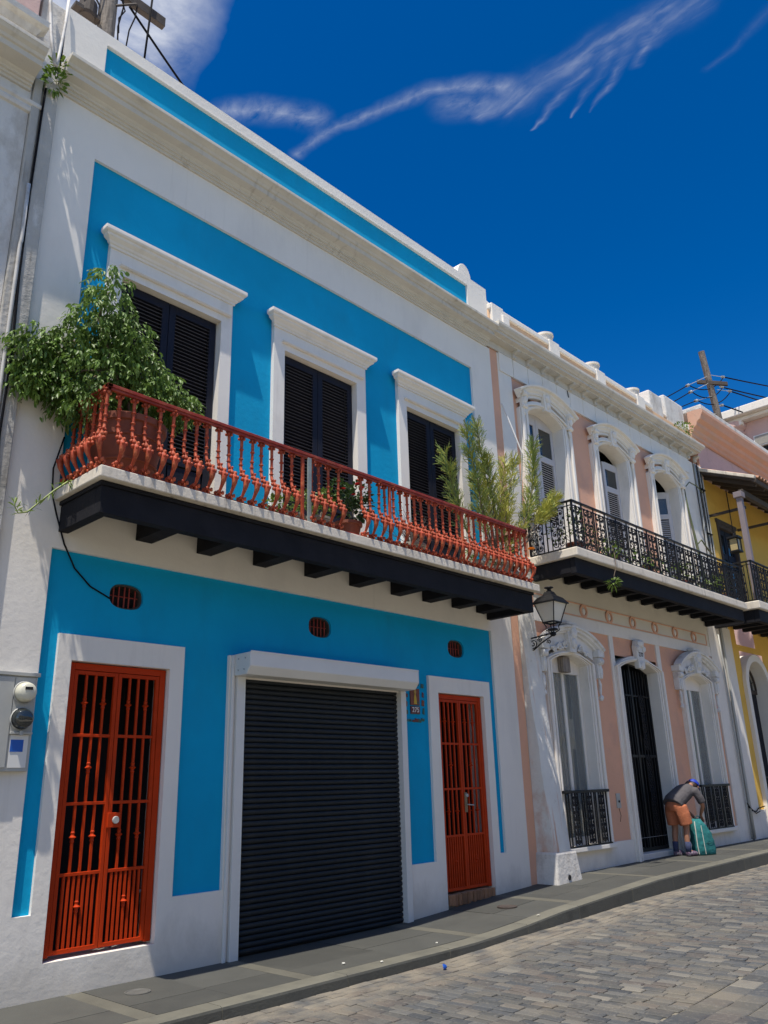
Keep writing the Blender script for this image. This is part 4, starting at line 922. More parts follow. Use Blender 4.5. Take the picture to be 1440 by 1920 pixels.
    for x0, x1 in ((c-.22, c+.06), (c+.24, c+.50)):
        n = 16; P0 = [(x0+(x1-x0)*k/n, yy+.20+.022*math.sin(k*1.9)) for k in range(n+1)]
        for p, q in zip(P0[:-1], P0[1:]): b.quad((p[0],p[1],.62),(q[0],q[1],.62),(q[0],q[1],3.5),(p[0],p[1],3.5))
    b.build('curtain', CURT, dr, smooth=True)
    b = MB(); b.box(c-hw-.05, c+hw+.05, 1.4, 1.42, .5, 3.7); b.build('dark_room', DARK, dr)
    b = MB(); xs_ = (c-hw-.05, c+hw+.05)
    for xx in xs_: b.quad((xx,.23,.5),(xx,1.4,.5),(xx,1.4,3.7),(xx,.23,3.7))
    b.quad((xs_[0],.23,3.7),(xs_[1],.23,3.7),(xs_[1],1.4,3.7),(xs_[0],1.4,3.7)); b.quad((xs_[0],.23,.5),(xs_[0],1.4,.5),(xs_[1],1.4,.5),(xs_[1],.23,.5)); b.build('room_sides', DARK, dr)
    if i == 0:
        b = MB(); b.box(c-.12, c+.10, .03, .14, 3.36, 3.62); b.build('wooden_box', WOOD, F, bevel=.008)
    # low iron guard
    G = MB(); G.box(c-hw-.12, c+hw+.13, -.12, -.06, 1.40, 1.445); G = G.build('window_guard', IRON, F, bevel=.006)
    b = MB(); b.box(c-hw-.08, c+hw+.10, -.10, -.075, .60, .62); b.build('bottom_bar', IRON, G)
    sp = scroll_panel(.17, .76, .008); src = sp.build('scroll_panel', IRON, G, at=(c-.36,-.09,.63)); inst(src, (c+.06,-.09,.63)); inst(src, (c+.44,-.09,.63))
    bb = MB(); bb.box(-.009,.009,-.009,.009,0,.80); bs = bb.build('railing_bar', IRON, G, at=(c-hw-.06,-.09,.61))
    for xx in (-.54, -.15, -.09, .22, .27, .60): inst(bs, (c+xx, -.09, .61))
    for xx in (c-hw-.08, c+hw+.09): 
        b = MB(); b.box(xx-.01, xx+.01, -.07, -.031, 1.405, 1.435); b.build('guard_arm', IRON, G)

# entrance with iron gate
c, hw, zsp, rise, z0 = 3.84, .725, 3.58, .15, .34
F = arched_frame('door_surround', c, hw, .17, zsp, rise, .20, -.03, .26, TRIM, PH)
arched_frame('surround_moulding', c, hw+.035, .17, zsp+.005, rise, .045, -.055, -.031, TRIM, F, bevel=.008); arched_frame('surround_moulding', c, hw+.13, .17, zsp+.02, rise, .062, -.075, -.031, TRIM, F, bevel=.012)
b = MB(); b.box(c-hw+.002, c+hw-.002, .0, .9, .12, .335); b.build('door_step', OLD, F, bevel=.01)
b = MB(); b.prism([(c-.12,3.60),(c+.12,3.60),(c+.16,4.02),(c+.10,4.14),(c-.10,4.14),(c-.16,4.02)], -.10, .0); ks = b.build('keystone', CARV, F, bevel=.012)
b = MB(); b.blob((c,-.10,4.08), .13, .07, .08, 9, 5, jit=.2); b.blob((c-.11,-.10,3.98), .05, .05, .07, 7, 5, jit=.2); b.blob((c+.11,-.10,3.98), .05, .05, .07, 7, 5, jit=.2); b.blob((c,-.09,3.66), .08, .05, .09, 8, 5, jit=.2); b.build('keystone_carving', CARV, ks)
text('277', .115, 'digits', IRON, ks, (c, -.104, 3.86), .003)
b = MB(); b.box(c-hw, c+hw, .20, .24, .345, .40); b.box(c-hw+.003, c-hw+.05, .20, .24, .402, 3.57); b.box(c+hw-.05, c+hw-.003, .20, .24, .402, 3.57); b.box(c-.025, c+.025, .195, .245, .402, 3.70); b.box(c-hw+.052, c-.027, .202, .238, 1.97, 2.02); b.box(c+.027, c+hw-.052, .202, .238, 1.97, 2.02); b.box(c-hw+.052, c-.027, .202, .238, 3.1, 3.13); b.box(c+.027, c+hw-.052, .202, .238, 3.1, 3.13)
GT = b.build('iron_gate', IRON, F, bevel=.003)
bb = MB(); bb.box(-.012,.012,-.012,.012,0,3.2); bs = bb.build('gate_bar', IRON, GT, at=(c-hw+.12,.22,.40))
for q in range(1, 12):
    xx = c-hw+.12+(2*hw-.24)*q/11
    if abs(xx-c) > .04: inst(bs, (xx,.22,.40))
sp = scroll_panel(.17, .80, .008); src = None
for sx in (-1, 1):
    for za in (.55, 1.2, 2.1, 2.32):
        if src is None: src = sp.build('scroll_panel', IRON, GT, at=(c+sx*.34,.20,za))
        else: inst(src, (c+sx*.34,.20,za))
b = MB(); ia, *_ = arc_pts(c, zsp, hw-.02, rise); b.tube([(x,.22,z-.02) for x, z in ia], .018, 5); b.build('gate_arch', IRON, GT)
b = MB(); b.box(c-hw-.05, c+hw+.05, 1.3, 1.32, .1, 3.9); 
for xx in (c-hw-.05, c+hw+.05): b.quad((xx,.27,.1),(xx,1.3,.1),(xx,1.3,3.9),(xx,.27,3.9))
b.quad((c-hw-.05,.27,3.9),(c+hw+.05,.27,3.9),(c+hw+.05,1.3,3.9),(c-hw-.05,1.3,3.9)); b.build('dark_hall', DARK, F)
pbox('bell_plate', STEEL, (2.50, 2.63, .012, .029, 1.12, 1.36), bevel=.004)
b = MB(); b.lathe([(.016,-.01),(.020,-.004),(.020,.004)], (2.565,.006,1.23), 12, 'y'); b.build('bell_button', IRON, PH)
b = MB(); b.tube([(2.56,.02,1.12),(2.57,.005,1.0),(2.555,.022,.9)], .004, 5); b.build('bell_wire', CABLE, PH)
# old battered buttress against the left pilaster: grows outwards towards the ground
b = MB(); n = 16; vs = []
def but(z):
    t = min(1, max(0, (4.55-z)/(4.55-.62))); y = -.02-.30*t**1.15
    return y
zz = np.linspace(.60, 4.60, 15)
for z in zz:
    y = but(z); xl = .02-.02*(4.6-z)/4; xr = .44+.02*math.sin(z*2.1)
    vs += [(xl, .06, z), (xl, y+.03+.01*math.sin(z*5), z), (xl+.05, y, z), ((xl+xr)/2, y-.015+.008*math.sin(z*3.3), z), (xr-.05, y+.005, z), (xr, y+.05, z), (xr, .06, z)]
fs = [(i*7+j, i*7+j+1, (i+1)*7+j+1, (i+1)*7+j) for i in range(len(zz)-1) for j in range(6)]
b.add(vs, fs); b.add(vs[-7:], [tuple(range(7))])
STAINB = mat('stained_white_plaster', (.72,.70,.64), .9, .05, 3, .012, 14, col2=(.56,.29,.17), c2scale=2.6, c2amt=.8, c2lo=.55, c2hi=.66, c2str=(3.4,.3,.22), col3=(.42,.38,.30), c3scale=5, c3lo=.62, c3hi=.75)
bt = b.build('buttress', STAINB, PH, auto=50)
b = MB(); b.add([(-.06,.05,.12),(-.06,-.36,.12),(.62,-.36,.12),(.62,.05,.12),(-.03,.05,.60),(-.03,-.345,.60),(.52,-.345,.60),(.52,.05,.60)], [(0,1,5,4),(1,2,6,5),(2,3,7,6),(4,5,6,7)]); b.build('buttress_foot', OLD, bt, bevel=.03)
b = MB(); b.lathe([(.0,-.004),(.035,-.004),(.04,.004)], (.24,-.365,.25), 12, 'y'); b.build('drain_hole', DARK, bt)
# conduits and cables down the right pilasters
for x, r, z0, z1, mt in ((8.05,.03,.3,9.0,STEEL),(7.86,.018,.3,4.7,STEEL),(8.14,.012,5.2,9.0,CABLE),(8.20,.010,5.2,9.1,CABLE),(8.26,.014,5.2,9.0,STEEL),(8.33,.010,5.2,8.9,CABLE),(8.40,.016,4.9,9.0,STEEL),(7.98,.009,5.2,8.4,CABLE)):
    b = MB(); k = 9; b.tube([(x+.02*math.sin(3*t+x*9), -.035, z0+(z1-z0)*t) for t in np.linspace(0,1,k)], r, 6); b.build('conduit', mt, PH, smooth=True)
b = MB(); b.box(8.10, 8.40, -.08, -.016, 8.35, 8.38); b.box(8.10,8.40,-.08,-.016,7.2,7.22); b.build('cable_clamp', IRON, PH)
b = MB(); b.tube([(7.98,-.03,.95),(8.1,-.06,.86),(8.3,-.06,.84),(8.5,-.04,.9),(8.9,-.03,.93)], .012, 5); b.tube([(7.9,-.03,1.05),(8.0,-.06,.93),(8.25,-.07,.80),(8.55,-.05,.84)], .01, 5); b.build('loose_cable', CABLE, PH, smooth=True)
b = MB(); b.tube([(2.3,-.03,9.05),(2.31,-.04,8.9)], .01, 4); b.build('hook', IRON, PH)
b = MB(); b.tube([(.01,-.02,8.0),(.16,-.25,7.0),(.30,-.03,6.1)], .014, 5); 
b.build('white_cord', WMETAL, PH)

# ------------------------------------------------------------------ the yellow house beyond
YH = thing('yellow_house', 'ochre yellow house with tiled balcony roof, arched white doorway and faded pink upper cornice', 'house', (12.0, 4.0, 0), frame=PK)
w = MB(); face_cells(w, 8.53, 17, -.1, 9.0, .05, [(9.04, 10.20, 4.6, 7.78), (9.12, 10.55, .25, 4.45)])
w.quad((8.53,.05,-.1),(8.53,9,-.1),(8.53,9,9),(8.53,.05,9)); w.build('wall', YELL, YH)
b = MB(); b.box(8.54, 17, .02, .3, 8.8, 10.0); b.build('upper_wall', PINK2, YH)
prof = [(-.0,9.80),(-.05,9.83),(-.05,9.90),(-.10,9.95),(-.12,10.02),(-.20,10.08),(-.22,10.16),(-.32,10.22),(-.36,10.32),(-.40,10.38),(-.40,10.46),(0,10.56)]
b = MB(); b.molding(prof, 8.2, 17, ret=False); b.build('upper_cornice', PINK3, YH, bevel=.006)
b = MB(); b.box(8.2, 17, -.38, .3, 10.47, 10.60); b.build('cornice_cap', OLD, YH, bevel=.02)
b = MB(); b.box(8.53, 9.0, -.002, .3, 0, .86); b.box(8.50, 8.62, -.004, .048, .86, 4.9); b.build('white_base', WHITE, YH)
# arched door
ccx, hw = 9.84, .62; ia = [(ccx-hw*math.cos(t), 3.62+hw*math.sin(t)) for t in np.linspace(0, math.pi, 19)]; oa = [(ccx-(hw+.17)*math.cos(t), 3.62+(hw+.17)*math.sin(t)) for t in np.linspace(0, math.pi, 19)]
b = MB(); b.strip([(ccx-hw,.25)]+ia+[(ccx+hw,.25)], [(ccx-hw-.17,.25)]+oa+[(ccx+hw+.17,.25)], -.04, .38); DS = b.build('door_surround', WHITE, YH, bevel=.01)
b = MB(); b.box(ccx-hw, ccx+hw, .32, .36, .3, 3.50); b.build('door_leaf', NAVY, DS)
b = MB(); b.box(ccx-hw, ccx+hw, .28, .34, 3.50, 3.60); b.tube([(x,.30,z-.03) for x, z in ia], .03, 5)
for t in np.linspace(.35, math.pi-.35, 5): b.tube([(ccx,.30,3.62),(ccx-hw*.93*math.cos(t),.30,3.62+hw*.93*math.sin(t))], .012, 5)
b.tube([(ccx-.3*math.cos(t),.30,3.62+.3*math.sin(t)) for t in np.linspace(0,math.pi,12)], .012, 5); b.build('fanlight', DWOOD, DS)
b = MB(); b.quad((ccx-1,.37,.2),(ccx+1,.37,.2),(ccx+1,.37,4.4),(ccx-1,.37,4.4)); b.build('door_shade', GLASSD, DS)
sp = scroll_panel(.3, 1.0, .009); src = sp.build('scroll_panel', IRON, DS, at=(ccx-.45,.22,.5)); inst(src, (ccx-.1,.22,.5)); inst(src, (ccx+.25,.22,.5))
b = MB(); b.box(ccx-hw, ccx+hw, .20, .24, 1.52, 1.56); b.build('guard_rail', IRON, DS)
# upper door behind the balcony
b = MB(); b.box(9.045, 9.12, .02, .2, 5.2, 7.70); b.box(10.12, 10.195, .02, .2, 5.2, 7.70); b.box(9.121, 10.119, .02, .2, 7.60, 7.70); b.box(9.0,10.24,.0,.1,7.70,7.80); UD = b.build('balcony_door', DWOOD, YH, bevel=.005)
b = MB()
for x0, x1 in ((9.13,9.60),(9.64,10.11)):
    b.box(x0, x0+.08, .10, .14, 5.2, 7.59); b.box(x1-.08, x1, .10, .14, 5.2, 7.59); b.box(x0+.08, x1-.08, .10, .14, 7.45, 7.59); b.box(x0+.08, x1-.08, .10, .14, 6.8, 6.95); b.box(x0+.08, x1-.08, .10, .14, 5.9, 6.0)
b.build('door_frame', NAVY, UD, bevel=.003); b = MB(); b.box(9.13, 10.11, .125, .13, 5.2, 7.59); b.build('door_glass', GLASSD, UD)
# balcony
YB = MB(); YB.box(7.70, 16.5, -1.12, .03, 5.12, 5.30); YB = YB.build('balcony', SLAB, YH, bevel=.02)
b = MB(); b.box(7.78, 16.5, -1.05, -.93, 4.84, 5.118); b.box(7.78, 7.90, -.928, .03, 4.84, 5.118); b.build('fascia_beam', BEAM, YB, bevel=.008)
b = MB(); b.box(-.07,.07,-.46,.46,-.065,.065); jo = b.build('joist', BEAM, YB, at=(8.35,-.46,5.0), bevel=.006)
for k in range(1, 9): inst(jo, (8.35+.57*k, -.46, 5.0))
iron_railing(YB, [(7.76,-.1),(7.76,-1.06),(13.4,-1.06)], 5.32, 6.25, .44, .30, True)
# tiled roof over the balcony
b = MB(); b.box(8.02, 8.16, -1.02, -.90, 5.30, 8.00); b.box(7.98, 8.20, -1.06, -.86, 7.86, 8.0); b.build('porch_post', PLUM, YH, bevel=.008)
b = MB(); b.box(12.0, 12.14, -1.02, -.90, 5.30, 8.00); b.build('porch_post', PLUM, YH, bevel=.008)
RA = math.atan2(.55, 1.25)      # slope
def roofpt(x, s_, h): return (x, -1.28+s_*math.cos(RA)-h*math.sin(RA), 8.33+s_*math.sin(RA)+h*math.cos(RA))
b = MB(); x0, x1 = 8.30, 16
def slabroof(b, x0, x1, s0, s1, h0, h1):
    P = [roofpt(x, s_, h) for h in (h0, h1) for x, s_ in ((x0,s0),(x1,s0),(x1,s1),(x0,s1))]
    b.add(P, [(0,3,2,1),(4,5,6,7),(0,1,5,4),(1,2,6,5),(2,3,7,6),(3,0,4,7)])
slabroof(b, x0, x1, .0, 1.40, -.06, .0); RF = b.build('porch_roof', DWOOD, YH)
b = MB(); slabroof(b, x0-.03, x0+.08, -.03, 1.42, -.005, .075); b.build('roof_edge', SLAB, RF, bevel=.01)
b = MB(); slabroof(b, x0, x1, -.08, .02, -.09, -.0); b.build('eaves_board', DWOOD, RF, bevel=.006)
tile = MB()
k = 6; pr = [(.085*math.cos(t), .045+.06*math.sin(t)) for t in np.linspace(math.pi, 0, k+1)]
vs = []
for s_ in (-.10, .40):
    for r, dz in ((1, 0), (.82, -.012)):
        for x, h in pr: vs.append((x*r*(1 if s_ < 0 else .9), s_*math.cos(RA)-(h+dz)*math.sin(RA), s_*math.sin(RA)+(h+dz)*math.cos(RA)))
n1 = k+1; fs = []
for i in range(k): fs += [(i, i+1, 2*n1+i+1, 2*n1+i), (n1+i+1, n1+i, 3*n1+i, 3*n1+i+1), (i+1, i, n1+i, n1+i+1)]
tile.add(vs, fs)
TILE = mat('roof_tile', (.42,.20,.11), .9, .15, 5, .004, 30, objrnd=.25, col2=(.48,.40,.30), c2scale=5, c2amt=.6)
t0 = None; xx = x0+.16
while xx < 15.9:
    for r in range(4):
        loc = roofpt(xx, .02+r*.35, .0+.012*(r % 2))
        if t0 is None: t0 = tile.build('roof_tile', TILE, RF, at=loc)
        else: inst(t0, loc, (0, 0, random.uniform(-.03,.03)))
    xx += .19
b = MB()
for xx in np.arange(x0+.25, 15.5, .5): b.obox(roofpt(xx, .65, -.11), (.035,0,0), Vector((0,math.cos(RA),math.sin(RA)))*.66, Vector((0,-math.sin(RA),math.cos(RA)))*.045)
b.build('rafters', DWOOD, RF)
b = MB(); b.box(8.3, 16, -.99, -.88, 8.0, 8.14); b.build('porch_beam', DWOOD, YH, bevel=.008)
for xx in (8.6, 10.4): 
    b = MB(); b.box(xx, xx+.06, -.88, .05, 7.74, 7.80); b.build('tie_bar', DWOOD, YH)
HL = thing('hanging_lantern', 'small square lantern hanging on a long cord under the tiled balcony roof', 'lantern', (8.58,-.5,6.70), frame=PK)
b = MB(); b.tube([(8.58,-.5,8.3),(8.58,-.5,7.16)], .012, 5); b.build('cord', CABLE, HL)
b = MB(); b.box(8.44, 8.72, -.64, -.36, 7.04, 7.09); b.lathe([(.03,7.09),(.02,7.18)], (8.58,-.5,0), 8); b.box(8.46, 8.70, -.62, -.38, 6.70, 6.74)
for dx in (-.1, .1):
    for dy in (-.1, .1): b.box(8.58+dx-.012, 8.58+dx+.012, -.5+dy-.012, -.5+dy+.012, 6.74, 7.04)
b.build('lantern_frame', IRON, HL, bevel=.004)
b = MB(); b.box(8.49, 8.67, -.59, -.41, 6.75, 7.03); b.build('lantern_glass', mat('amber_glass', (.45,.36,.18), .2), HL)

# ------------------------------------------------------------------ the old white building at the left edge
LH = thing('old_white_house', 'weathered old white building with crumbling cornice at the left edge of the picture', 'house', (0.0, 4.0, 0))
w = MB(); w.box(-6, 2.42, .0, 9, -.3, 9.4); w.build('wall', OLD, LH)
b = MB(); b.molding([(0,8.52),(-.03,8.53),(-.04,8.57),(-.03,8.60),(-.055,8.62),(-.06,8.66),(-.03,8.68),(0,8.69)], -6, 2.475); b.build('string_course', OLD, LH, bevel=.004)
b = MB(); b.molding(cornice_prof(8.80, .40, .34), -6, 2.40, (True, False)); b.build('cornice', CORN, LH, bevel=.004)
b = MB(); b.box(-6, 2.40, -.02, .3, 9.15, 9.52); b.build('parapet_wall', OLD, LH, bevel=.015)
b = MB(); b.molding([(0,9.50),(-.06,9.53),(-.10,9.60),(-.16,9.63),(-.17,9.70),(0,9.75)], -6, 2.30); b.build('parapet_moulding', OLD, LH, bevel=.01)
b = MB(); b.box(-6, 2.38, .0, .3, 9.74, 11.2); b.build('parapet_top', PINK2, LH, bevel=.01)
PIL = mat('grey_weathered_pilaster', (.45,.43,.39), .95, .10, 3, .012, 12, spec=.1, runs=(.12,.105,.085,.9), col2=(.20,.18,.15), c2scale=1.6, c2amt=.9, c2lo=.5, c2hi=.7, c2str=(1.5,1,.3), col3=(.62,.60,.56), c3scale=2.5, c3lo=.58, c3hi=.68, c3str=(1,1,.4))
b = MB(); b.box(2.425, 2.515, -.045, .4, -.3, 9.0); b.box(2.535, 2.685, -.06, .4, -.3, 9.05); b.box(2.514, 2.536, -.02, .4, -.3, 8.9); b.build('party_pilaster', PIL, LH, bevel=.012)
GP = mat('old_grey_pipe', (.52,.50,.47), .7, .1, 4, col2=(.28,.24,.19), c2scale=5, c2amt=.7)
b = MB(); b.tube([(2.50,-.07,7.6),(2.505,-.07,6.9),(2.50,-.065,6.87),(2.505,-.07,3.0),(2.505,-.07,.0)], .020, 8); b.build('drain_pipe', GP, LH, smooth=True)
b = MB(); b.tube([(2.535,-.075,8.9),(2.53,-.07,8.5),(2.522,-.065,7.5),(2.53,-.07,6.5),(2.56,-.075,5.6),(2.55,-.075,4.8),(2.58,-.075,4.0),(2.57,-.075,2.8)], .012, 6); b.build('black_cable', CABLE, LH, smooth=True)
b = MB(); b.tube([(2.455,-.03,10.4),(2.46,-.06,10.1),(2.47,-.20,9.5),(2.50,-.34,9.0)], .020, 6); b.tube([(2.665,-.04,10.35),(2.64,-.10,9.9),(2.55,-.28,9.2),(2.52,-.34,9.0)], .018, 6); b.build('roof_drain', GP, LH, smooth=True)
b = MB(); b.box(2.42, 2.685, .05, .3, 9.06, 10.28); b.build('gap_wall', OLD, LH, bevel=.01)

# electric meters on the wall of the blue house
MC = thing('meter_cabinet', 'grey double electric meter cabinet on the white wall beside the blue panel', 'meter box', (3.02,0,1.8))
b = MB(); b.box(2.80, 3.165, -.055, -.001, 1.80, 2.60); b.box(2.78, 3.185, -.075, -.001, 2.601, 2.635); b.build('cabinet', STEEL, MC, bevel=.005)
b = MB(); b.box(2.80, 2.965, -.066, -.056, 1.83, 2.59); b.build('cabinet_door', STEEL, MC, bevel=.004); b = MB(); b.box(2.972, 3.15, -.062, -.056, 2.12, 2.59); b.build('meter_panel', STEEL, MC, bevel=.004)
for zz, mt in ((2.46, mat('meter_face', (.62,.60,.48), .3)), (2.235, GLASSD)):
    b = MB(); b.lathe([(.082,.0),(.088,-.015),(.086,-.05),(.078,-.085),(.06,-.10),(.0,-.103)], (3.055,-.06,zz), 22, 'y', cap=False); mt_ = b.build('meter', mt, MC, auto=45)
    b = MB(); b.lathe([(.092,.0),(.098,-.01),(.092,-.02)], (3.055,-.06,zz), 22, 'y', cap=False); b.build('meter_ring', STEEL, mt_, auto=45)
    if zz > 2.4:
        b = MB(); b.box(3.022, 3.088, -.166, -.160, 2.475, 2.50); b.build('meter_display', DARK, mt_)
b = MB(); b.box(2.985, 3.14, -.060, -.056, 1.83, 2.10); b.build('notice_panel', WMETAL, MC); b = MB(); b.box(2.99, 3.10, -.064, -.061, 1.96, 2.06); b.build('blue_sticker', mat('sticker_blue', (.01,.10,.42), .5), MC)
b = MB(); b.box(2.97, 3.16, -.085, -.063, 2.105, 2.125); b.box(3.045,3.075,-.10,-.086,2.095,2.135); b.build('latch_bar', STEEL, MC, bevel=.003)

# ------------------------------------------------------------------ pink apartment block at the far right
AB = thing('pink_apartment_block', 'pink apartment block with projecting white roof slab rising behind the yellow house', 'building', (24.0, 6.0, 0), frame=PK)
b = MB(); b.box(18.6, 30, .6, 14, 0, 14.15); b.build('wall', PINK2, AB)
b = MB(); b.box(18.0, 31, .3, 15, 14.3, 14.62); b.box(18.25, 31, .5, 15, 14.16, 14.298); b.build('roof_slab', TRIM, AB, bevel=.03)
b = MB(); b.lathe([(.30,10.0),(.30,13.85),(.42,13.95),(.42,14.15)], (18.5,2.4,0), 16); b.build('column', PINK2, AB, auto=40)
b = MB(); b.box(18.2, 18.9, 2.0, 2.8, 13.98, 14.158); b.build('column_cap', TRIM, AB, bevel=.02)
b = MB(); b.box(18.35, 18.62, .95, 1.75, 13.0, 13.45); ac = b.build('air_conditioner', WMETAL, AB, bevel=.02); b = MB(); b.box(18.335, 18.349, 1.0, 1.7, 13.05, 13.40); b.build('grille_face', GREYPOT, ac)
b = MB(); b.box(18.45, 18.6, 1.2, 1.5, 12.86, 12.99); b.build('bracket', IRON, ac)
for zz in (11.9, 12.15): 
    b = MB(); b.box(18.3, 18.36, -.5, 2.2, zz, zz+.06); b.build('balcony_rail', IRON, AB)

# ------------------------------------------------------------------ building across the street (seen in the window glass)
OB = thing('opposite_house', 'pale cream building across the street, mirrored in the ground floor windows', 'house', (14, -22, 0))
b = MB(); b.box(-8, 44, -26, -17.6, -.2, 8.6); b.build('wall', OPPW, OB)
for xx in np.arange(-6, 44, 3.4):
    b = MB(); b.box(xx, xx+.55, -17.6, -17.40, 0, 8.0); b.build('pilaster', TRIM, OB); b = MB(); b.box(xx+1.2, xx+2.6, -17.62, -17.56, .4, 3.2); b.build('door', NAVY, OB); b = MB(); b.box(xx+1.2, xx+2.6, -17.62, -17.56, 4.8, 7.2); b.build('window', NAVY, OB)
b = MB(); b.box(-8, 44, -17.6, -17.0, 8.05, 8.4); b.box(-8, 44, -17.6, -17.3, 3.8, 4.0); b.build('cornice', TRIM, OB)

# ------------------------------------------------------------------ street lantern on its bracket
SL = thing('street_lantern', 'black four sided street lantern on a scrolled bracket between the two houses', 'street lamp', (.21,-.02,3.5), frame=PK)
FROST = mat('frosted_glass', (.86,.83,.72), .35, trans=.25)
b = MB(); b.box(.17, .25, -.022, -.002, 3.55, 3.98); b.tube([(.20,-.012,3.98),(.20,-.012,4.02)], .01, 5); b.build('wall_plate', IRON, SL, bevel=.003)
b = MB(); b.tube([(.20,-.02,3.80),(.20,-.25,3.815),(.20,-.46,3.83)], .012, 6); b.tube([(.20,-.02,3.60),(.20,-.12,3.615),(.20,-.26,3.70),(.20,-.40,3.76),(.20,-.50,3.80)], .011, 6)
def yspiral(cy, cz, r, turns, a0, hand): return [(.20, cy+y, cz+z) for y, _, z in spiral((0,0), r, turns, a0, hand, 18, .12)]
b.tube(yspiral(-.11, 3.71, .075, 1.6, 1.2, 1), .009, 5); b.tube(yspiral(-.24, 3.755, .045, 1.4, 2.5, -1), .008, 5); b.tube(yspiral(-.41, 3.70, .04, 1.3, 1.5, -1), .008, 5); b.tube([(.20,-.02,3.92),(.20,-.05,3.97),(.20,-.03,4.02)], .008, 5)
b.build('bracket_arm', IRON, SL, smooth=True)
LC = (.20, -.50)
b = MB(); a0, a1 = .10, .185
b.lathe([(.02,3.78),(.05,3.80),(.05,3.83),(.03,3.85)], (*LC,0), 10); b.lathe([(.075,3.875),(.085,3.88),(.085,3.895),(.075,3.90)], (*LC,0), 16)
for sx, sy in ((-1,-1),(1,-1),(1,1),(-1,1)):
    b.tube([(LC[0]+sx*.03,LC[1]+sy*.03,3.84),(LC[0]+sx*.075,LC[1]+sy*.075,3.88),(LC[0]+sx*.07,LC[1]+sy*.07,3.94),(LC[0]+sx*a0,LC[1]+sy*a0,4.0)], .009, 5)
    b.tube([(LC[0]+sx*a0,LC[1]+sy*a0,4.0),(LC[0]+sx*a1,LC[1]+sy*a1,4.305)], .010, 4)
for q, zq, t in ((a0, 4.0, .012), (a1+.012, 4.31, .016)):
    for d in (-1, 1): b.box(LC[0]-q, LC[0]+q, LC[1]+d*q-t, LC[1]+d*q+t, zq-.010, zq+.010); b.box(LC[0]+d*q-t, LC[0]+d*q+t, LC[1]-q-t, LC[1]+q+t, zq-.0102, zq+.0102)
b.build('lantern_frame', IRON, SL)
b = MB(); rr = [(.205,4.322),(.15,4.40),(.085,4.44),(.055,4.50)]
for (r0,z0),(r1,z1) in zip(rr[:-1], rr[1:]):
    P = [(LC[0]+sx*r0,LC[1]+sy*r0,z0) for sx,sy in ((-1,-1),(1,-1),(1,1),(-1,1))]; Q = [(LC[0]+sx*r1,LC[1]+sy*r1,z1) for sx,sy in ((-1,-1),(1,-1),(1,1),(-1,1))]
    for i in range(4): b.quad(P[i],P[(i+1)%4],Q[(i+1)%4],Q[i])
b.quad(*[(LC[0]+sx*.205,LC[1]+sy*.205,4.321) for sx,sy in ((-1,-1),(-1,1),(1,1),(1,-1))]); b.lathe([(.055,4.50),(.03,4.53),(.035,4.55),(.075,4.565),(.07,4.58),(.0,4.585)], (*LC,0), 14, cap=False); b.build('lantern_roof', IRON, SL)
b = MB()
P = [(LC[0]+sx*.094,LC[1]+sy*.094,4.01) for sx,sy in ((-1,-1),(1,-1),(1,1),(-1,1))]; Q = [(LC[0]+sx*.178,LC[1]+sy*.178,4.30) for sx,sy in ((-1,-1),(1,-1),(1,1),(-1,1))]
for i in range(4):
    b = MB(); b.quad(P[i],P[(i+1)%4],Q[(i+1)%4],Q[i]); b.build('lantern_pane', FROST, SL)

# ------------------------------------------------------------------ utility poles and their wires
UP = thing('utility_pole', 'weathered wooden utility pole with long cross arm rising behind the blue parapet at upper left', 'utility pole', (3.56,1.0,9.6))
b = MB(); b.tube([(3.58,1.0,9.6),(3.58,1.0,13.2)], [.125,.115], 12); b.build('pole', WOOD, UP, auto=40)
b = MB(); b.box(2.95, 4.42, .93, 1.02, 12.225, 12.395); b.build('cross_arm', DWOOD, UP, bevel=.008)
b = MB(); b.tube([(3.64,.90,11.93),(3.94,.92,12.24)], .018, 5); b.build('brace', DWOOD, UP)
b = MB(); b.lathe([(.10,-.14),(.12,-.10),(.12,.10),(.10,.14)], (3.30,.98,11.62), 14); b.tube([(3.2,.95,11.78),(3.34,.95,11.92),(3.44,.95,11.80),(3.44,.95,11.6)], .015, 6); b.box(3.10,3.45,.9,1.05,11.50,11.56); b.build('transformer_drum', DWOOD, UP)
b = MB()
for pts, r in (([(3.62,.9,13),(3.70,.9,12.4),(3.75,.9,12.0),(3.70,.9,11.6),(3.72,.9,11.3)], .012), ([(3.68,.9,12.2),(3.78,.9,11.95),(3.70,.9,11.75),(3.72,.9,11.5)], .010), ([(3.98,.95,12.35),(3.93,.9,11.95),(3.84,.85,11.6),(3.82,.85,11.3)], .011),
               ([(3.20,.9,12.3),(3.22,.9,12.0),(3.20,.9,11.7)], .016), ([(3.52,.9,12.4),(3.40,.9,12.1),(3.30,.9,12.05)], .012), ([(3.0,.8,12.3),(3.25,.85,11.9),(3.35,.9,11.7)], .008)):
    b.tube(pts, r, 5)
b.build('drop_wires', CABLE, UP)
def wire(name, label, pts, r, cat='cable', frame=None, group=None):
    b = MB(); b.tube([(frame(*p) if frame else p) for p in pts], r, 6); o = b.build(name, CABLE, None, loc=(frame(*pts[0]) if frame else pts[0]), smooth=True); return tag(o, label, cat, group)
def sag(a, c, s_, n=10): return [tuple(np.array(a)+(np.array(c)-np.array(a))*t-np.array((0,0,4*s_*t*(1-t)))) for t in np.linspace(0,1,n)]
wire('guy_wire', 'thick black cable slanting from the cross arm down behind the blue parapet', sag((3.86,.95,12.15),(5.3,1.0,11.10),.02), .018)
wire('steel_rod', 'thin straight upright wire crossing in front of the end of the cross arm', [(4.19,.9,13.2),(4.10,.9,10.6)], .015)

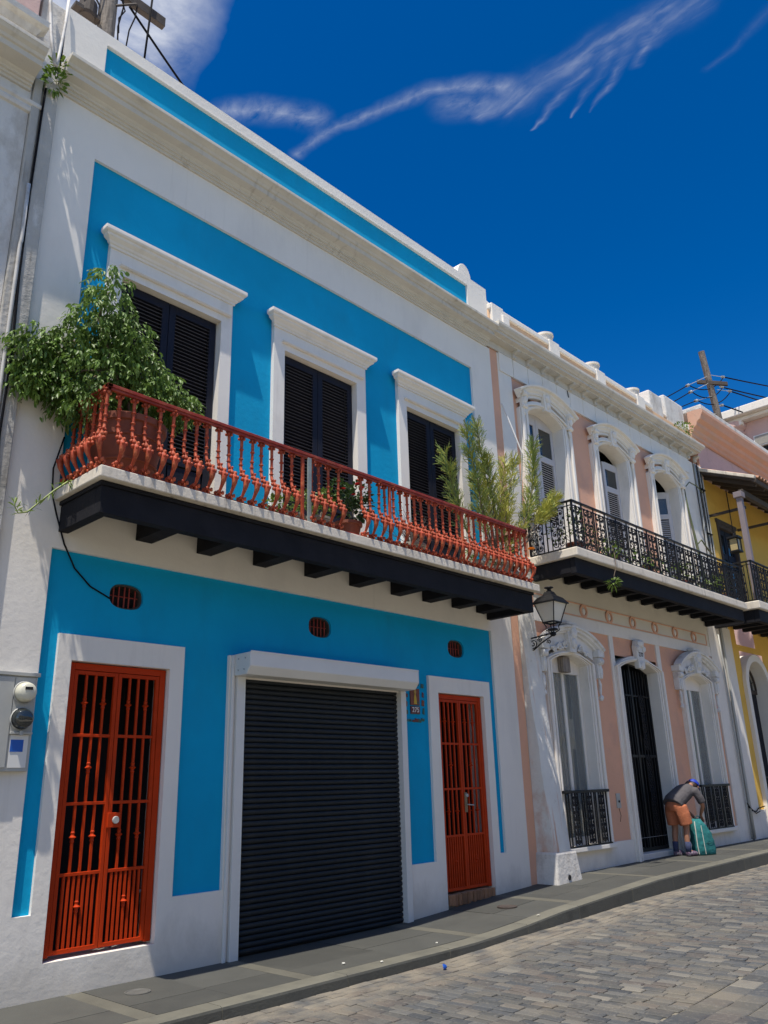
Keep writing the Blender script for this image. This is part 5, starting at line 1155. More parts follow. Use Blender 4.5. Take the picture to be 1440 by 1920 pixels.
P2T = thing('utility_pole', 'leaning grey wooden pole with insulators standing behind the roof at far right', 'utility pole', (16.2,2.0,9.0), frame=PK)
b = MB(); b.tube([(16.75,2.0,10.0),(16.05,2.0,13.16),(15.42,2.0,15.95)], [.135,.125,.11], 12); b.build('pole', WOOD, P2T, auto=40)
b = MB(); p = np.array((15.66,1.9,14.75)); b.obox(tuple(p), (.25,-.42,-.12), (.04,.03,0), (0,0,.07)); b.build('cross_arm', DWOOD, P2T, bevel=.006)
WL = [((15.55,2,15.0),(13.6,2,13.94)), ((15.6,2,14.75),(13.75,2,13.75)), ((15.75,2,14.3),(14.1,2,13.55)), ((15.95,2,13.7),(14.3,2,13.05))]
WR = [((15.6,2,15.1),(17.2,2,15.58),(20,1.38,16.06)), ((16.2,2,14.95),(16.9,2,15.05),(20,1.44,15.56)), ((16.3,2,14.75),(17.65,2,15.15),(20,1.48,15.35)), ((15.9,2,13.95),(16.57,2,14.22),(20,1.61,14.64))]
b = MB()
for a, e in WL+[(q[0], q[1]) for q in WR]:
    a, e = Vector(a), Vector(e); d = (e-a).normalized(); b.tube([a, e], .012, 5)
    b.tube([e-d*x for x in (0,.04,.05,.09,.10,.14,.15,.19)], [.05,.05,.02,.02,.05,.05,.02,.05], 8)
b.build('insulators', STEEL, P2T)
for k in range(4):
    a = Vector(WL[k][1]); d = Vector(WR[k][1]); e = Vector(WR[k][2]); kk = ['topmost','second highest','third highest','lowest'][k]
    l = a+(a-Vector(WL[k][0])).normalized()*8+Vector((0,.6,0))
    wire('power_line', kk+' black power line running left from the leaning pole', sag(tuple(a), tuple(l), .12), .018, 'power line', PK, 'power lines on the leaning pole')
    wire('power_line', kk+' black power line running right from the leaning pole', sag(tuple(d), tuple(d+(e-d)*4.5), .15), .024, 'power line', PK, 'power lines on the leaning pole')
    if k < 3: wire('jumper_wire', kk+' slack loop of wire passing under the insulators of the leaning pole', sag(tuple(a+Vector((.2,0,.1))), tuple(d), .32, 12), .018, 'cable', PK, 'jumper wires on the leaning pole')

# ------------------------------------------------------------------ small cables by the blue house
wire('black_cable', 'thin black cable drooping from the balcony corner to the oval vent', [(3.17,-.05,4.95),(3.10,-.04,4.6),(3.12,-.03,4.35),(3.19,-.02,4.15),(3.30,-.01,3.88),(3.44,.02,3.67),(3.62,.03,3.52),(3.84,.03,3.43)], .008)

# ------------------------------------------------------------------ plants
LEAF = mat('ficus_leaf', (.135,.225,.042), .48, .5, 5, objrnd=.0, trans=.32, spec=.45)
LEAFY = mat('yellow_green_leaf', (.13,.20,.03), .5, .25, 8, trans=.3)
LEAFD = mat('rose_leaf', (.035,.075,.018), .4, .25, 8, trans=.25)
STICK = mat('pencil_cactus_green', (.21,.27,.055), .5, .25, 10)
STICKY = mat('pencil_cactus_tips', (.42,.41,.07), .5, .2, 10)
BARK = mat('grey_bark', (.16,.12,.085), .9, .2, 10, .003, 40)
REDF = mat('red_petals', (.50,.015,.02), .6, .1, 10, trans=.2)
ORGF = mat('orange_petals', (.75,.24,.012), .6, .1, 10, trans=.2)
WHTF = mat('white_petals', (.7,.68,.6), .6, trans=.2)
def leaf(b, p, d, L_, W_, droop=.3, roll=0.0, fold=.25):
    """folded pointed leaf from p along d"""
    d = d.normalized(); side = d.cross(Vector((0,0,1)))
    side = side.normalized() if side.length > 1e-4 else Vector((1,0,0))
    side = (Matrix.Rotation(roll, 3, d) @ side); up = side.cross(d)
    q1 = p+d*L_*.38-Vector((0,0,droop*L_*.10)); q2 = p+d*L_*.75-Vector((0,0,droop*L_*.35)); tip = p+d*L_*.95-Vector((0,0,droop*L_*.7))
    b.add([p, q1+side*W_/2+up*fold*W_/2, q1, q1-side*W_/2+up*fold*W_/2, q2+side*W_*.33+up*fold*W_*.3, q2, q2-side*W_*.33+up*fold*W_*.3, tip],
          [(0,2,1),(0,3,2),(1,2,5,4),(2,3,6,5),(4,5,7),(5,6,7)])
def rdir(): 
    v = Vector(rng.normal(size=3)); return v.normalized()
# potted ficus on the left end of the balcony
PT = thing('potted_tree', 'bushy green weeping fig in a big terracotta pot at the left balcony corner', 'potted tree', (3.62,-.47,4.41))
b = MB(); b.lathe([(.0,4.41),(.24,4.41),(.27,4.45),(.30,4.60),(.345,4.80),(.36,4.92),(.365,4.99),(.39,5.0),(.395,5.06),(.37,5.075),(.345,5.06),(.33,4.98),(.0,4.97)], (3.62,-.43,0), 28, cap=False)
for z, r in ((4.62,.312),(4.86,.358)): b.lathe([(r-.004,z-.015),(r+.010,z-.008),(r+.010,z+.008),(r-.004,z+.015)], (3.62,-.43,0), 28, cap=False)
b.build('pot', TERRA, PT, auto=40)
blobs = [(3.30,-.42,6.50,.18,.18,.28),(3.22,-.42,6.14,.27,.22,.22),(3.52,-.42,6.08,.27,.22,.24),(3.08,-.42,5.80,.28,.22,.20),(3.60,-.40,5.76,.36,.26,.26),(3.32,-.42,5.60,.36,.26,.24),(3.90,-.40,5.64,.27,.24,.24),(4.14,-.42,5.52,.22,.2,.16),(3.72,-.42,5.48,.36,.26,.18),
         (2.90,-.45,5.62,.17,.18,.16),(2.70,-.48,5.64,.17,.16,.16),(2.58,-.5,5.50,.12,.14,.14),(2.74,-.48,5.32,.19,.18,.14),(2.98,-.45,5.34,.22,.2,.16),(3.16,-.42,5.26,.20,.2,.16),(2.64,-.5,5.20,.10,.12,.08),(3.04,-.40,5.08,.10,.1,.08),(4.04,-.44,5.42,.16,.16,.10)]
def nearer(q):       # the left lobes hang close to the wall: same line of sight, further in
    x, y, z, a, b_, c = q
    if x > 3.1: return q
    k = (7.3-.15)/(7.3+y); return (x*k-.05, -.15, 1.6+(z-1.6)*k, a*k, b_*.65, c*k)
blobs = [nearer(q) for q in blobs]
tr = MB(); base = Vector((3.62,-.43,4.97))
for k in range(5):
    p0 = base+Vector((random.uniform(-.1,.1), random.uniform(-.08,.08), 0)); j = [2,4,7,13,1][k]; c = Vector(blobs[j][:3]); mid = (p0+c)/2+Vector((random.uniform(-.08,.08), 0, .08))
    tr.tube([p0, p0.lerp(mid,.5), mid, c], [.024,.020,.015,.007], 6)
for j, bb_ in enumerate(blobs):
    c = Vector(bb_[:3]); s0 = Vector(min([q[:3] for q in blobs[:9]], key=lambda q: (Vector(q)-c).length if Vector(q) != c else 9)); tr.tube([s0, (s0+c)/2+Vector((0,0,.05)), c], [.010,.007,.004], 5)
tr.build('trunk', BARK, PT, smooth=True)
cr_ = MB()
for (cx, cy, cz, rx, ry, rz) in blobs:
    nb = int(28*(rx*ry*rz)**(1/3)/.25*6.2)
    for k in range(nb):
        u = rdir(); rad = rng.uniform(.35, 1.05)**.5*rng.uniform(.85, 1.1)
        p = Vector((cx+u.x*rx*rad, cy+u.y*ry*rad, cz+u.z*rz*rad))
        out = Vector((u.x, u.y*1.0, u.z*.4-.35)).normalized()
        # a drooping spray of leaves
        t = (out+rdir()*.5); t.z -= .25; t.normalize(); q = p.copy()
        for m_ in range(rng.integers(4, 7)):
            q = q+t*.028; t.z -= .10; t.normalize()
            dd = (t*.5+rdir()*.75); dd.z -= .5
            leaf(cr_, q, dd, rng.uniform(.045,.072), rng.uniform(.022,.033), .4, rng.uniform(-.9,.9), .3)
o = cr_.build('crown', LEAF, PT); o['kind'] = 'stuff'

# pencil cactus at the right end
PC = thing('pencil_cactus', 'tall spiky yellow green pencil cactus leaning over the right end of the red balcony', 'plant', (9.85,-.45,4.41))
b = MB(); b.lathe([(.0,4.41),(.17,4.41),(.23,4.70),(.25,4.72),(.25,4.76),(.22,4.76),(.21,4.70),(.0,4.70)], (9.85,-.45,0), 22, cap=False); b.build('pot', GREYPOT, PC, auto=40)
stems = MB(); twg = MB(); twy = MB()
def brush(path, r0, dens, L0, L1, start, B_, gold=0.3):
    pts = [Vector(p) for p in path]; 
    seglen = [(b_-a_).length for a_, b_ in zip(pts[:-1], pts[1:])]; tot = sum(seglen)
    stems.tube(pts, [r0*(1-.65*i/(len(pts)-1)) for i in range(len(pts))], 6)
    n = int(tot*dens)
    for k in range(n):
        t = start+(1-start)*rng.random()**.85; s_ = t*tot; i = 0
        while i < len(seglen)-1 and s_ > seglen[i]: s_ -= seglen[i]; i += 1
        dirv = (pts[i+1]-pts[i]).normalized(); p = pts[i]+dirv*s_
        side = rdir(); side = (side-dirv*side.dot(dirv)).normalized()
        L_ = rng.uniform(L0, L1)*(1.15-.5*t); d = (dirv*rng.uniform(.7,1.1)+side*rng.uniform(.5,.85)).normalized()
        M_ = twy if rng.random() < gold else twg
        e = p+d*L_+Vector((0,0,.02)); M_.tube([p, p+d*L_*.5, e], [.0058,.005,.0035], 3, cap=False)
        if rng.random() < .7:
            d2 = (d+rdir()*.6).normalized(); q = p+d*L_*.45; M_.tube([q, q+d2*L_*.55], [.0048,.0032], 3, cap=False)
        for q_ in (.3, .5, .65, .8):
            if rng.random() < .7:
                d2 = (d+rdir()*.75).normalized(); q = p+d*L_*q_; M_.tube([q, q+d2*L_*rng.uniform(.3,.5)], [.0048,.0032], 3, cap=False)
g0 = Vector((9.85,-.45,4.72))
def limb(tip, bow, **k):
    tip = Vector(tip); mid = g0.lerp(tip, .45)+Vector(bow); brush([g0, g0.lerp(mid,.5)+Vector(bow)*.25, mid, mid.lerp(tip,.5)+Vector(bow)*.2, tip], .020, **k)
D = dict(dens=62, L0=.16, L1=.34, start=.34, B_=None)
limb((8.66,-.5,6.22), (-.22,0,-.28), **{**D,'gold':.1})
limb((9.20,-.5,6.80), (-.05,0,.0), **{**D,'gold':.25})
limb((9.52,-.48,6.98), (.0,0,.05), **{**D,'gold':.2})
limb((9.62,-.55,6.4), (.05,0,.05), **{**D,'gold':.5})
limb((10.18,-.5,6.50), (-.02,0,.05), **{**D,'gold':.85})
limb((10.45,-.5,6.58), (.02,0,.0), **{**D,'gold':.8})
limb((11.12,-.5,7.12), (.30,0,-.25), **{**D,'gold':.2,'start':.5})
limb((9.35,-.55,6.0), (-.1,0,-.05), **{**D,'gold':.3})
limb((10.75,-.55,5.95), (.1,0,-.1), **{**D,'gold':.4,'start':.5,'dens':40})
limb((11.45,-.6,6.16), (.15,0,-.05), **{**D,'gold':.7,'start':.72,'dens':90})
limb((11.15,-.62,5.92), (.1,0,.0), **{**D,'gold':.9,'start':.72,'dens':90})
limb((9.98,-.6,5.6), (.02,0,.02), **{**D,'gold':.8,'start':.3})
limb((10.2,-.6,5.3), (.02,0,.02), **{**D,'gold':.9,'start':.3})
stems.build('stems', BARK, PC, smooth=True); o = twg.build('twigs', STICK, PC); o['kind'] = 'stuff'; o = twy.build('golden_twigs', STICKY, PC); o['kind'] = 'stuff'

def pot_plant(name, label, x, y, z0, r, h, potmat, clusters, leafm, L_, W_, n, flowers=(), cat='potted plant', frame=None, group=None, droop=.4, up=.6):
    T = thing(name, label, cat, (x, y, z0), group=group, frame=frame)
    b = MB(); b.lathe([(.0,z0),(r*.68,z0),(r*.95,z0+h*.82),(r*1.06,z0+h*.84),(r*1.06,z0+h),(r*.9,z0+h),(r*.86,z0+h*.9),(.0,z0+h*.88)], (x,y,0), 18, cap=False); b.build('pot', potmat, T, auto=40)
    b = MB(); st = MB()
    for cx, cy, cz, rx, ry, rz in clusters:
        st.tube([(x,y,z0+h*.85),((x+cx)/2+.02,(y+cy)/2,(z0+h+cz)/2),(cx,cy,cz)], [.008,.006,.003], 4)
        for k in range(n):
            u = rdir(); q = rng.uniform(.3,1)**.5; p = Vector((cx+u.x*rx*q, cy+u.y*ry*q, cz+u.z*rz*q)); d = u+Vector((0,0,up-.5))+rdir()*.4
            leaf(b, p, d, L_*rng.uniform(.7,1.3), W_*rng.uniform(.8,1.2), droop, rng.uniform(-.8,.8), .25)
    o = b.build('foliage', leafm, T); o['kind'] = 'stuff'; st.build('stems', BARK, T)
    for fx, fy, fz, fr, fm in flowers:
        b = MB()
        for ring_, (rr_, zz_, nn) in enumerate(((1,0,8),(.75,.25,7),(.45,.4,5))):
            for k in range(nn):
                a = 2*math.pi*k/nn+ring_*.4; d = Vector((math.cos(a)*rr_, math.sin(a)*rr_, zz_+.15)); leaf(b, Vector((fx,fy,fz)), d, fr*(1.1-.2*ring_), fr*.75, -.2, 0, .5)
        b.build('flower', fm, T)
    return T
pot_plant('rose_bush', 'red rose bush with dark leaves in a pot behind the middle of the red railing', 6.55,-.58,4.41,.17,.24,TERRA,[(6.5,-.6,4.98,.17,.14,.15),(6.72,-.62,5.08,.15,.13,.14),(6.62,-.6,4.82,.18,.14,.14),(6.35,-.6,5.05,.12,.1,.12),(6.8,-.62,4.9,.1,.1,.15)],LEAFD,.065,.04,110,
          [(6.60,-.72,5.13,.05,REDF),(6.68,-.70,5.11,.04,REDF),(6.36,-.70,5.02,.035,REDF),(6.52,-.72,4.98,.03,REDF)])
pot_plant('jade_plant', 'low yellow green succulent in a grey bowl left of the roses', 5.62,-.60,4.41,.16,.13,GREYPOT,[(5.50,-.62,4.68,.14,.12,.10),(5.72,-.62,4.74,.13,.12,.12),(5.36,-.62,4.62,.10,.1,.08)],LEAFY,.055,.035,80,droop=.1)
pot_plant('potted_succulent', 'spreading yellow green succulent beside the grey strip in the red railing', 6.02,-.60,4.41,.18,.17,GREYPOT,[(5.98,-.62,4.78,.15,.12,.12),(6.16,-.62,4.88,.12,.11,.12),(6.10,-.62,4.70,.14,.12,.08)],LEAFY,.055,.035,80,droop=.1)
T = pot_plant('thorn_bush', 'thin dark thorny bush in a grey pot in front of the right window', 7.75,-.55,4.41,.19,.20,GREYPOT,[(7.75,-.55,4.9,.25,.15,.22)],LEAFD,.03,.014,25)
b = MB()
for k in range(34):
    d = Vector((rng.uniform(-.9,.9), rng.uniform(-.5,.5), rng.uniform(.5,1.2))).normalized(); L_ = rng.uniform(.35,.65); p = Vector((7.75,-.55,4.60)); q = p+d*L_*.5+rdir()*.05; e = q+(d+rdir()*.4).normalized()*L_*.5
    b.tube([p, q, e], [.005,.004,.002], 3, cap=False); b.tube([q, q+(d+rdir()*.8).normalized()*L_*.4], [.003,.0015], 3, cap=False)
b.build('bare_twigs', DWOOD, T)
pot_plant('marigold', 'orange marigold in a pot at the right corner of the red balcony', 10.0,-.60,4.41,.15,.18,GREYPOT,[(9.95,-.62,4.72,.13,.1,.1),(10.05,-.66,4.82,.08,.08,.1)],LEAFD,.05,.025,60,[(10.12,-.90,4.93,.06,ORGF),(9.55,-.7,4.62,.03,ORGF)])
pot_plant('potted_flower', 'small yellow flowered plant in a grey pot between railing and right window frame', 9.05,-.62,4.41,.15,.18,GREYPOT,[(9.05,-.64,4.70,.14,.1,.1),(8.85,-.66,4.66,.09,.08,.08)],LEAFY,.05,.025,60,[(8.98,-.72,4.74,.03,ORGF),(9.15,-.70,4.72,.025,ORGF)])
pot_plant('potted_flower', 'small plant with red blooms in a grey pot just left of the marigold', 9.52,-.66,4.41,.14,.18,GREYPOT,[(9.52,-.66,4.72,.12,.1,.1)],LEAFD,.05,.025,60,[(9.47,-.74,4.80,.03,REDF),(9.60,-.72,4.76,.025,REDF)])

# trailing oleander like stem hanging off the left end of the slab
TS = thing('trailing_stem', 'thin green stem with narrow leaves trailing over the left end of the slab', 'plant', (3.14,-.28,4.42))
b = MB(); sp_ = [Vector(p) for p in ((3.30,-.33,4.43),(3.14,-.32,4.40),(3.02,-.31,4.28),(2.90,-.30,4.14),(2.80,-.30,4.02),(2.72,-.30,3.99),(2.68,-.30,4.05),(2.68,-.30,4.10))]
b.tube(sp_, [.011,.011,.010,.009,.008,.006,.005,.004], 6); b.build('stem', STICK, TS, smooth=True)
b = MB(); 
for i in range(46):
    t = i/45*(len(sp_)-1); k = min(int(t), len(sp_)-2); p = sp_[k].lerp(sp_[k+1], t-k); d = (sp_[k+1]-sp_[k]).normalized()*.6+rdir()
    leaf(b, p, d, rng.uniform(.09,.14), .016, .3, rng.uniform(-.6,.6), .2)
b.build('leaves', LEAFY, TS)
# weeds in gutters
def weed(name, label, c, r, n, frame=None, L_=.07, W_=.03, m_=LEAF, hang=0.0):
    T = thing(name, label, 'weed', c, frame=frame); b = MB()
    for k in range(n):
        u = rdir(); p = Vector(c)+Vector((u.x*r, u.y*r, u.z*r*1.2-hang*rng.random())); leaf(b, p, u+Vector((0,-.3,.2)), L_*rng.uniform(.6,1.3), W_, .3, rng.uniform(-1,1), .2)
    o = b.build('foliage', m_, T); b = MB()
    for k in range(5): b.tube([Vector(c), Vector(c)+rdir()*r*1.3], .003, 3, cap=False)
    b.build('stems', STICK, T); return T
weed('gutter_fern', 'tuft of dark fern growing on top of the grey party pilaster at upper left', (2.60,-.12,9.02), .09, 130)
weed('gutter_sprout', 'bright yellow green sprouts above the dark fern at upper left', (2.60,-.18,9.16), .08, 40, m_=LEAFY)
weed('roof_weed', 'tuft of yellow green weed in the roof gap beside the pink house cornice', (7.35,-.12,9.72), .14, 120, frame=PK, m_=LEAFY)
weed('cornice_weed', 'small weed right of the grey pipe above the pink house cornice end', (7.75,-.12,9.85), .12, 90, frame=PK, m_=LEAFY)
# pink house balcony plants
pot_plant('balcony_vine', 'green vine climbing the left corner of the black iron railing', .95,-.62,5.23,.15,.20,TERRA,[(.85,-.75,5.65,.2,.12,.22),(.72,-.8,5.85,.18,.1,.15),(1.15,-.8,5.6,.16,.1,.2),(.62,-.5,5.6,.12,.2,.2),(1.5,-.85,5.45,.12,.08,.14)],LEAFY,.06,.035,70,[(.75,-.88,5.72,.03,REDF)],frame=PK)
pot_plant('balcony_plant', 'dark leaved plant in a pot behind the black railing below the middle arched window', 2.2,-.60,5.23,.17,.22,TERRA,[(2.2,-.68,5.6,.2,.12,.15),(2.5,-.8,5.48,.14,.1,.12),(1.8,-.8,5.42,.12,.1,.1)],LEAF,.07,.035,60,frame=PK)
pot_plant('balcony_plant', 'pale green plant in a pot behind the black railing below the right arched window', 5.2,-.60,5.23,.17,.22,GREYPOT,[(5.2,-.72,5.62,.22,.14,.18),(5.6,-.8,5.5,.16,.1,.15)],LEAFY,.10,.03,60,frame=PK)
pot_plant('balcony_plant', 'low bushy plant in a terracotta pot behind the black railing left of the spider plant', 3.4,-.66,5.23,.15,.20,TERRA,[(3.4,-.74,5.58,.2,.12,.14),(3.7,-.82,5.46,.14,.1,.12),(3.05,-.82,5.42,.12,.1,.1)],LEAF,.07,.034,60,frame=PK)
pot_plant('balcony_plant', 'drooping pale plant in a grey pot behind the black railing near its right end', 6.3,-.66,5.23,.15,.20,GREYPOT,[(6.3,-.74,5.6,.2,.12,.16),(6.0,-.84,5.48,.14,.1,.12)],LEAFY,.09,.03,60,frame=PK)
def spiky(label, x, y, z, n, L_, frame=PK, m_=LEAFY):
    T = thing('spiky_plant', label, 'potted plant', (x, y, z), frame=frame); b = MB(); b.lathe([(.0,z),(.10,z),(.14,z+.2),(.12,z+.2),(.0,z+.18)], (x,y,0), 14, cap=False); b.build('pot', TERRA, T, auto=40)
    b = MB()
    for k in range(n):
        a = rng.uniform(0, 2*math.pi); d = Vector((math.cos(a), math.sin(a)*.8, rng.uniform(.3,1.6))); leaf(b, Vector((x,y,z+.2+.35*(k/n))), d, L_*rng.uniform(.7,1.1), .04, .5, 0, .3)
    b.build('leaves', m_, T); b = MB(); b.tube([(x,y,z+.15),(x,y,z+.6)], .014, 5); b.build('stem', BARK, T)
spiky('spiky yellow green dracaena standing above the black railing beside the right pilaster', 7.1, -.55, 5.23, 60, .36)
spiky('spider plant spilling over the black railing near its middle', 4.55, -.78, 5.10, 46, .34)
# hanging vine strand below the balcony
HV = thing('hanging_vine', 'thin bare tendril with a leafy tip dangling below the black balcony', 'plant', (1.55,-.97,5.3), frame=PK)
hp_ = [(1.62,-.95,5.45),(1.60,-.99,5.28),(1.58,-1.0,5.05),(1.50,-.99,4.90),(1.46,-.99,4.80)]
b = MB(); b.tube(hp_, [.008,.008,.007,.006,.004], 5); b.build('stem', BARK, HV, smooth=True); b = MB()
for k in range(40): 
    u = rdir(); leaf(b, Vector((1.44,-.99,4.76))+u*.05, u, rng.uniform(.08,.13), .035, .3, rng.uniform(-1,1), .2)
for k in range(26):
    u = rdir(); leaf(b, Vector((1.70,-.99,5.36))+Vector((u.x*.1,u.y*.04,u.z*.06)), u, rng.uniform(.05,.09), .03, .3, rng.uniform(-1,1), .2)
b.build('leaves', LEAFY, HV)
CV = thing('wall_cactus', 'tall thin green brown cactus stem climbing the right window frame of the pink house', 'plant', (7.25,-.15,5.24), frame=PK)
b = MB(); b.tube([(7.28,-.2,5.4),(7.24,-.16,6.2),(7.20,-.12,6.9),(7.12,-.10,7.6),(7.08,-.1,8.1)], [.035,.04,.03,.02,.012], 6); b.tube([(7.20,-.12,6.7),(7.35,-.2,6.85),(7.55,-.25,6.62),(7.8,-.25,6.55)], [.02,.018,.022,.01], 5); b.tube([(7.08,-.1,8.1),(7.3,-.15,8.3),(7.6,-.2,8.25),(7.9,-.2,8.15)], [.012,.014,.016,.01], 5); b.build('stem', mat('cactus_skin', (.10,.12,.05), .7, .3, 6, col2=(.16,.12,.08), c2scale=4, c2amt=.8), CV, smooth=True)

# ------------------------------------------------------------------ litter
for i, (px_, py_, lab) in enumerate(((5.95,-1.05,'small white scrap of paper on the slabs near the curb, left of the drain cover'),(6.22,-1.3,'tiny white scrap at the curb edge in front of the shutter'),(8.95,-1.28,'white crumpled paper on the curb below the right grille door'),(3.02,-.35,'small white pebble on the sidewalk at bottom left'),(7.25,-1.12,'tiny white fleck on the slab before the pale band'))):
    b = MB(); b.blob((px_,py_,zs(px_)+.012), [.02,.014,.024,.012,.012][i], .014, .008, 7, 4, jit=.3); o = b.build('paper_scrap', WHTF, None, loc=(px_,py_,zs(px_))); tag(o, lab, 'litter')
b = MB(); b.lathe([(.0,.0),(.028,.0),(.028,.012),(.014,.03),(.010,.034),(.0,.034)], (0,0,0), 12, cap=False); o = b.build('bottle_cap', mat('blue_plastic', (.01,.07,.35), .3), None, at=(6.70,-1.66,zt(6.7)+.0)); o.rotation_euler = (1.3,.2,.6); o.location.z += .018; tag(o, 'crushed blue plastic cap lying on the paving bricks', 'litter')
for i, (cx, cy, r, lab) in enumerate(((4.15,-.42,.11,'small round metal utility cover in the sidewalk under the left grille door'),(9.25,-.62,.13,'round brown utility cover in the sidewalk before the right grille door'))):
    b = MB(); b.lathe([(.0,.006),(r*.8,.006),(r*.84,.002),(r*.9,.008),(r,.008),(r,-.01)], (cx,cy,zs(cx)), 24, cap=False); o = b.build('utility_cover', mat('cover_metal', [(.10,.098,.088),(.06,.045,.036)][i], .6, .2, 10), None, loc=(cx,cy,zs(cx))); tag(o, lab, 'manhole cover')

# ------------------------------------------------------------------ person and bag
SKIN = mat('tan_skin', (.36,.17,.10), .6, .06, 8); SHIRT = mat('grey_tshirt', (.095,.088,.092), .9, .10, 9, .012, 14, spec=.2); SHORT = mat('salmon_shorts', (.46,.155,.075), .9, .10, 8, .012, 14, spec=.2)
CAP = mat('blue_cap', (.012,.04,.36), .6, .05, 8); HAIR = mat('brown_hair', (.05,.025,.015), .6, .3, 30); SOCK = mat('navy_socks', (.035,.045,.10), .9, .3, 30); SHOE = mat('purple_shoe', (.12,.07,.12), .6, .4, 14, col2=(.5,.48,.47), c2scale=12, c2amt=.9)
def skin(name, verts, edges, radii, mt, parent, root=0, sub=2):
    me = bpy.data.meshes.new(name); me.from_pydata(verts, edges, []); o = bpy.data.objects.new(name, me); COL.objects.link(o)
    sk = o.modifiers.new('skin', 'SKIN'); sk.use_smooth_shade = True
    sv = me.skin_vertices[0].data
    for i, r in enumerate(radii): sv[i].radius = r if isinstance(r, tuple) else (r, r); sv[i].use_root = (i == root)
    ss = o.modifiers.new('sub', 'SUBSURF'); ss.levels = sub; ss.render_levels = sub
    dg = bpy.context.evaluated_depsgraph_get(); m2 = bpy.data.meshes.new_from_object(o.evaluated_get(dg)); bpy.data.objects.remove(o)
    m2.name = name; m2.materials.clear(); m2.materials.append(mt); m2.polygons.foreach_set('use_smooth', [True]*len(m2.polygons))
    o = bpy.data.objects.new(name, m2); COL.objects.link(o); o.parent = parent; return o
PX, PYY = 15.05, -.36
PER = bpy.data.objects.new('person', None); COL.objects.link(PER); PER.location = (PX, PYY, zs(PX)+.004); PER.rotation_euler = (0, 0, math.radians(-14)); ORG[PER.name] = Vector(PER.location)
tag(PER, 'person in blue cap, grey t-shirt and salmon shorts bending over a teal bag', 'person')
# pose: x forward, y left
J = dict(pel=(0,0,.90), lhip=(.0,.10,.86), lkn=(.055,.115,.46), lan=(.0,.12,.09), lto=(.15,.13,.035), rhip=(.0,-.10,.86), rkn=(.075,-.115,.46), ran=(.04,-.12,.09), rto=(.19,-.14,.035),
         wai=(.12,0,.985), che=(.30,0,1.07), nec=(.455,0,1.17), hd0=(.53,0,1.205), hd1=(.60,0,1.165), lsh=(.385,.17,1.09), lel=(.44,.23,.83), lwr=(.54,.10,.68), rsh=(.385,-.17,1.09), rel=(.47,-.235,.84), rwr=(.56,-.09,.68))
names = list(J); idx = {n_: i for i, n_ in enumerate(names)}
E_ = [('pel','lhip'),('lhip','lkn'),('lkn','lan'),('lan','lto'),('pel','rhip'),('rhip','rkn'),('rkn','ran'),('ran','rto'),('pel','wai'),('wai','che'),('che','nec'),('nec','hd0'),('hd0','hd1'),('che','lsh'),('lsh','lel'),('lel','lwr'),('che','rsh'),('rsh','rel'),('rel','rwr')]
Rr = dict(pel=.12, lhip=.095, rhip=.095, lkn=.058, rkn=.058, lan=.04, ran=.04, lto=.03, rto=.03, wai=.11, che=.12, nec=.06, hd0=.085, hd1=.095, lsh=.062, rsh=.062, lel=.042, rel=.042, lwr=.028, rwr=.028)
vv = [J[n_] for n_ in names]; ee = [(idx[a], idx[b_]) for a, b_ in E_]; rr = [Rr[n_] for n_ in names]
# calves: extra vertices
def addv(a, b_, t, r, off=(0,0,0)):
    va, vb = Vector(J[a]), Vector(J[b_]); vv.append(tuple(va.lerp(vb, t)+Vector(off))); rr.append(r); k = len(vv)-1
    e = (idx[a], idx[b_]); ee.remove(e); ee.extend([(e[0], k), (k, e[1])])
addv('lkn','lan',.3,.056,(-.02,0,0)); addv('rkn','ran',.3,.056,(-.02,0,0))
# hands: palm and five bent fingers each
for s_, wn in ((1,'lwr'), (-1,'rwr')):
    w0 = Vector(J[wn]); palm = w0+Vector((.035,-.02*s_,-.055)); vv.append(tuple(palm)); rr.append((.022,.030)); kp = len(vv)-1; ee.append((idx[wn], kp))
    for f in range(4):
        q0 = palm+Vector((.018+.004*f, (.026-.017*f)*s_, -.03)); L_ = (.034,.040,.038,.030)[f]
        vv.append(tuple(q0)); rr.append(.009); k0 = len(vv)-1; ee.append((kp, k0))
        vv.append(tuple(q0+Vector((.010,0,-L_*.8)))); rr.append(.0085); ee.append((k0, len(vv)-1)); vv.append(tuple(q0+Vector((-.006,0,-L_*1.5)))); rr.append(.0075); ee.append((len(vv)-2, len(vv)-1))
    q0 = palm+Vector((-.018,-.03*s_,.005)); vv.append(tuple(q0)); rr.append(.010); ee.append((kp, len(vv)-1)); vv.append(tuple(q0+Vector((.012,-.018*s_,-.03)))); rr.append(.009); ee.append((len(vv)-2, len(vv)-1))
body = skin('body', vv, ee, rr, SKIN, PER, 0, 2)
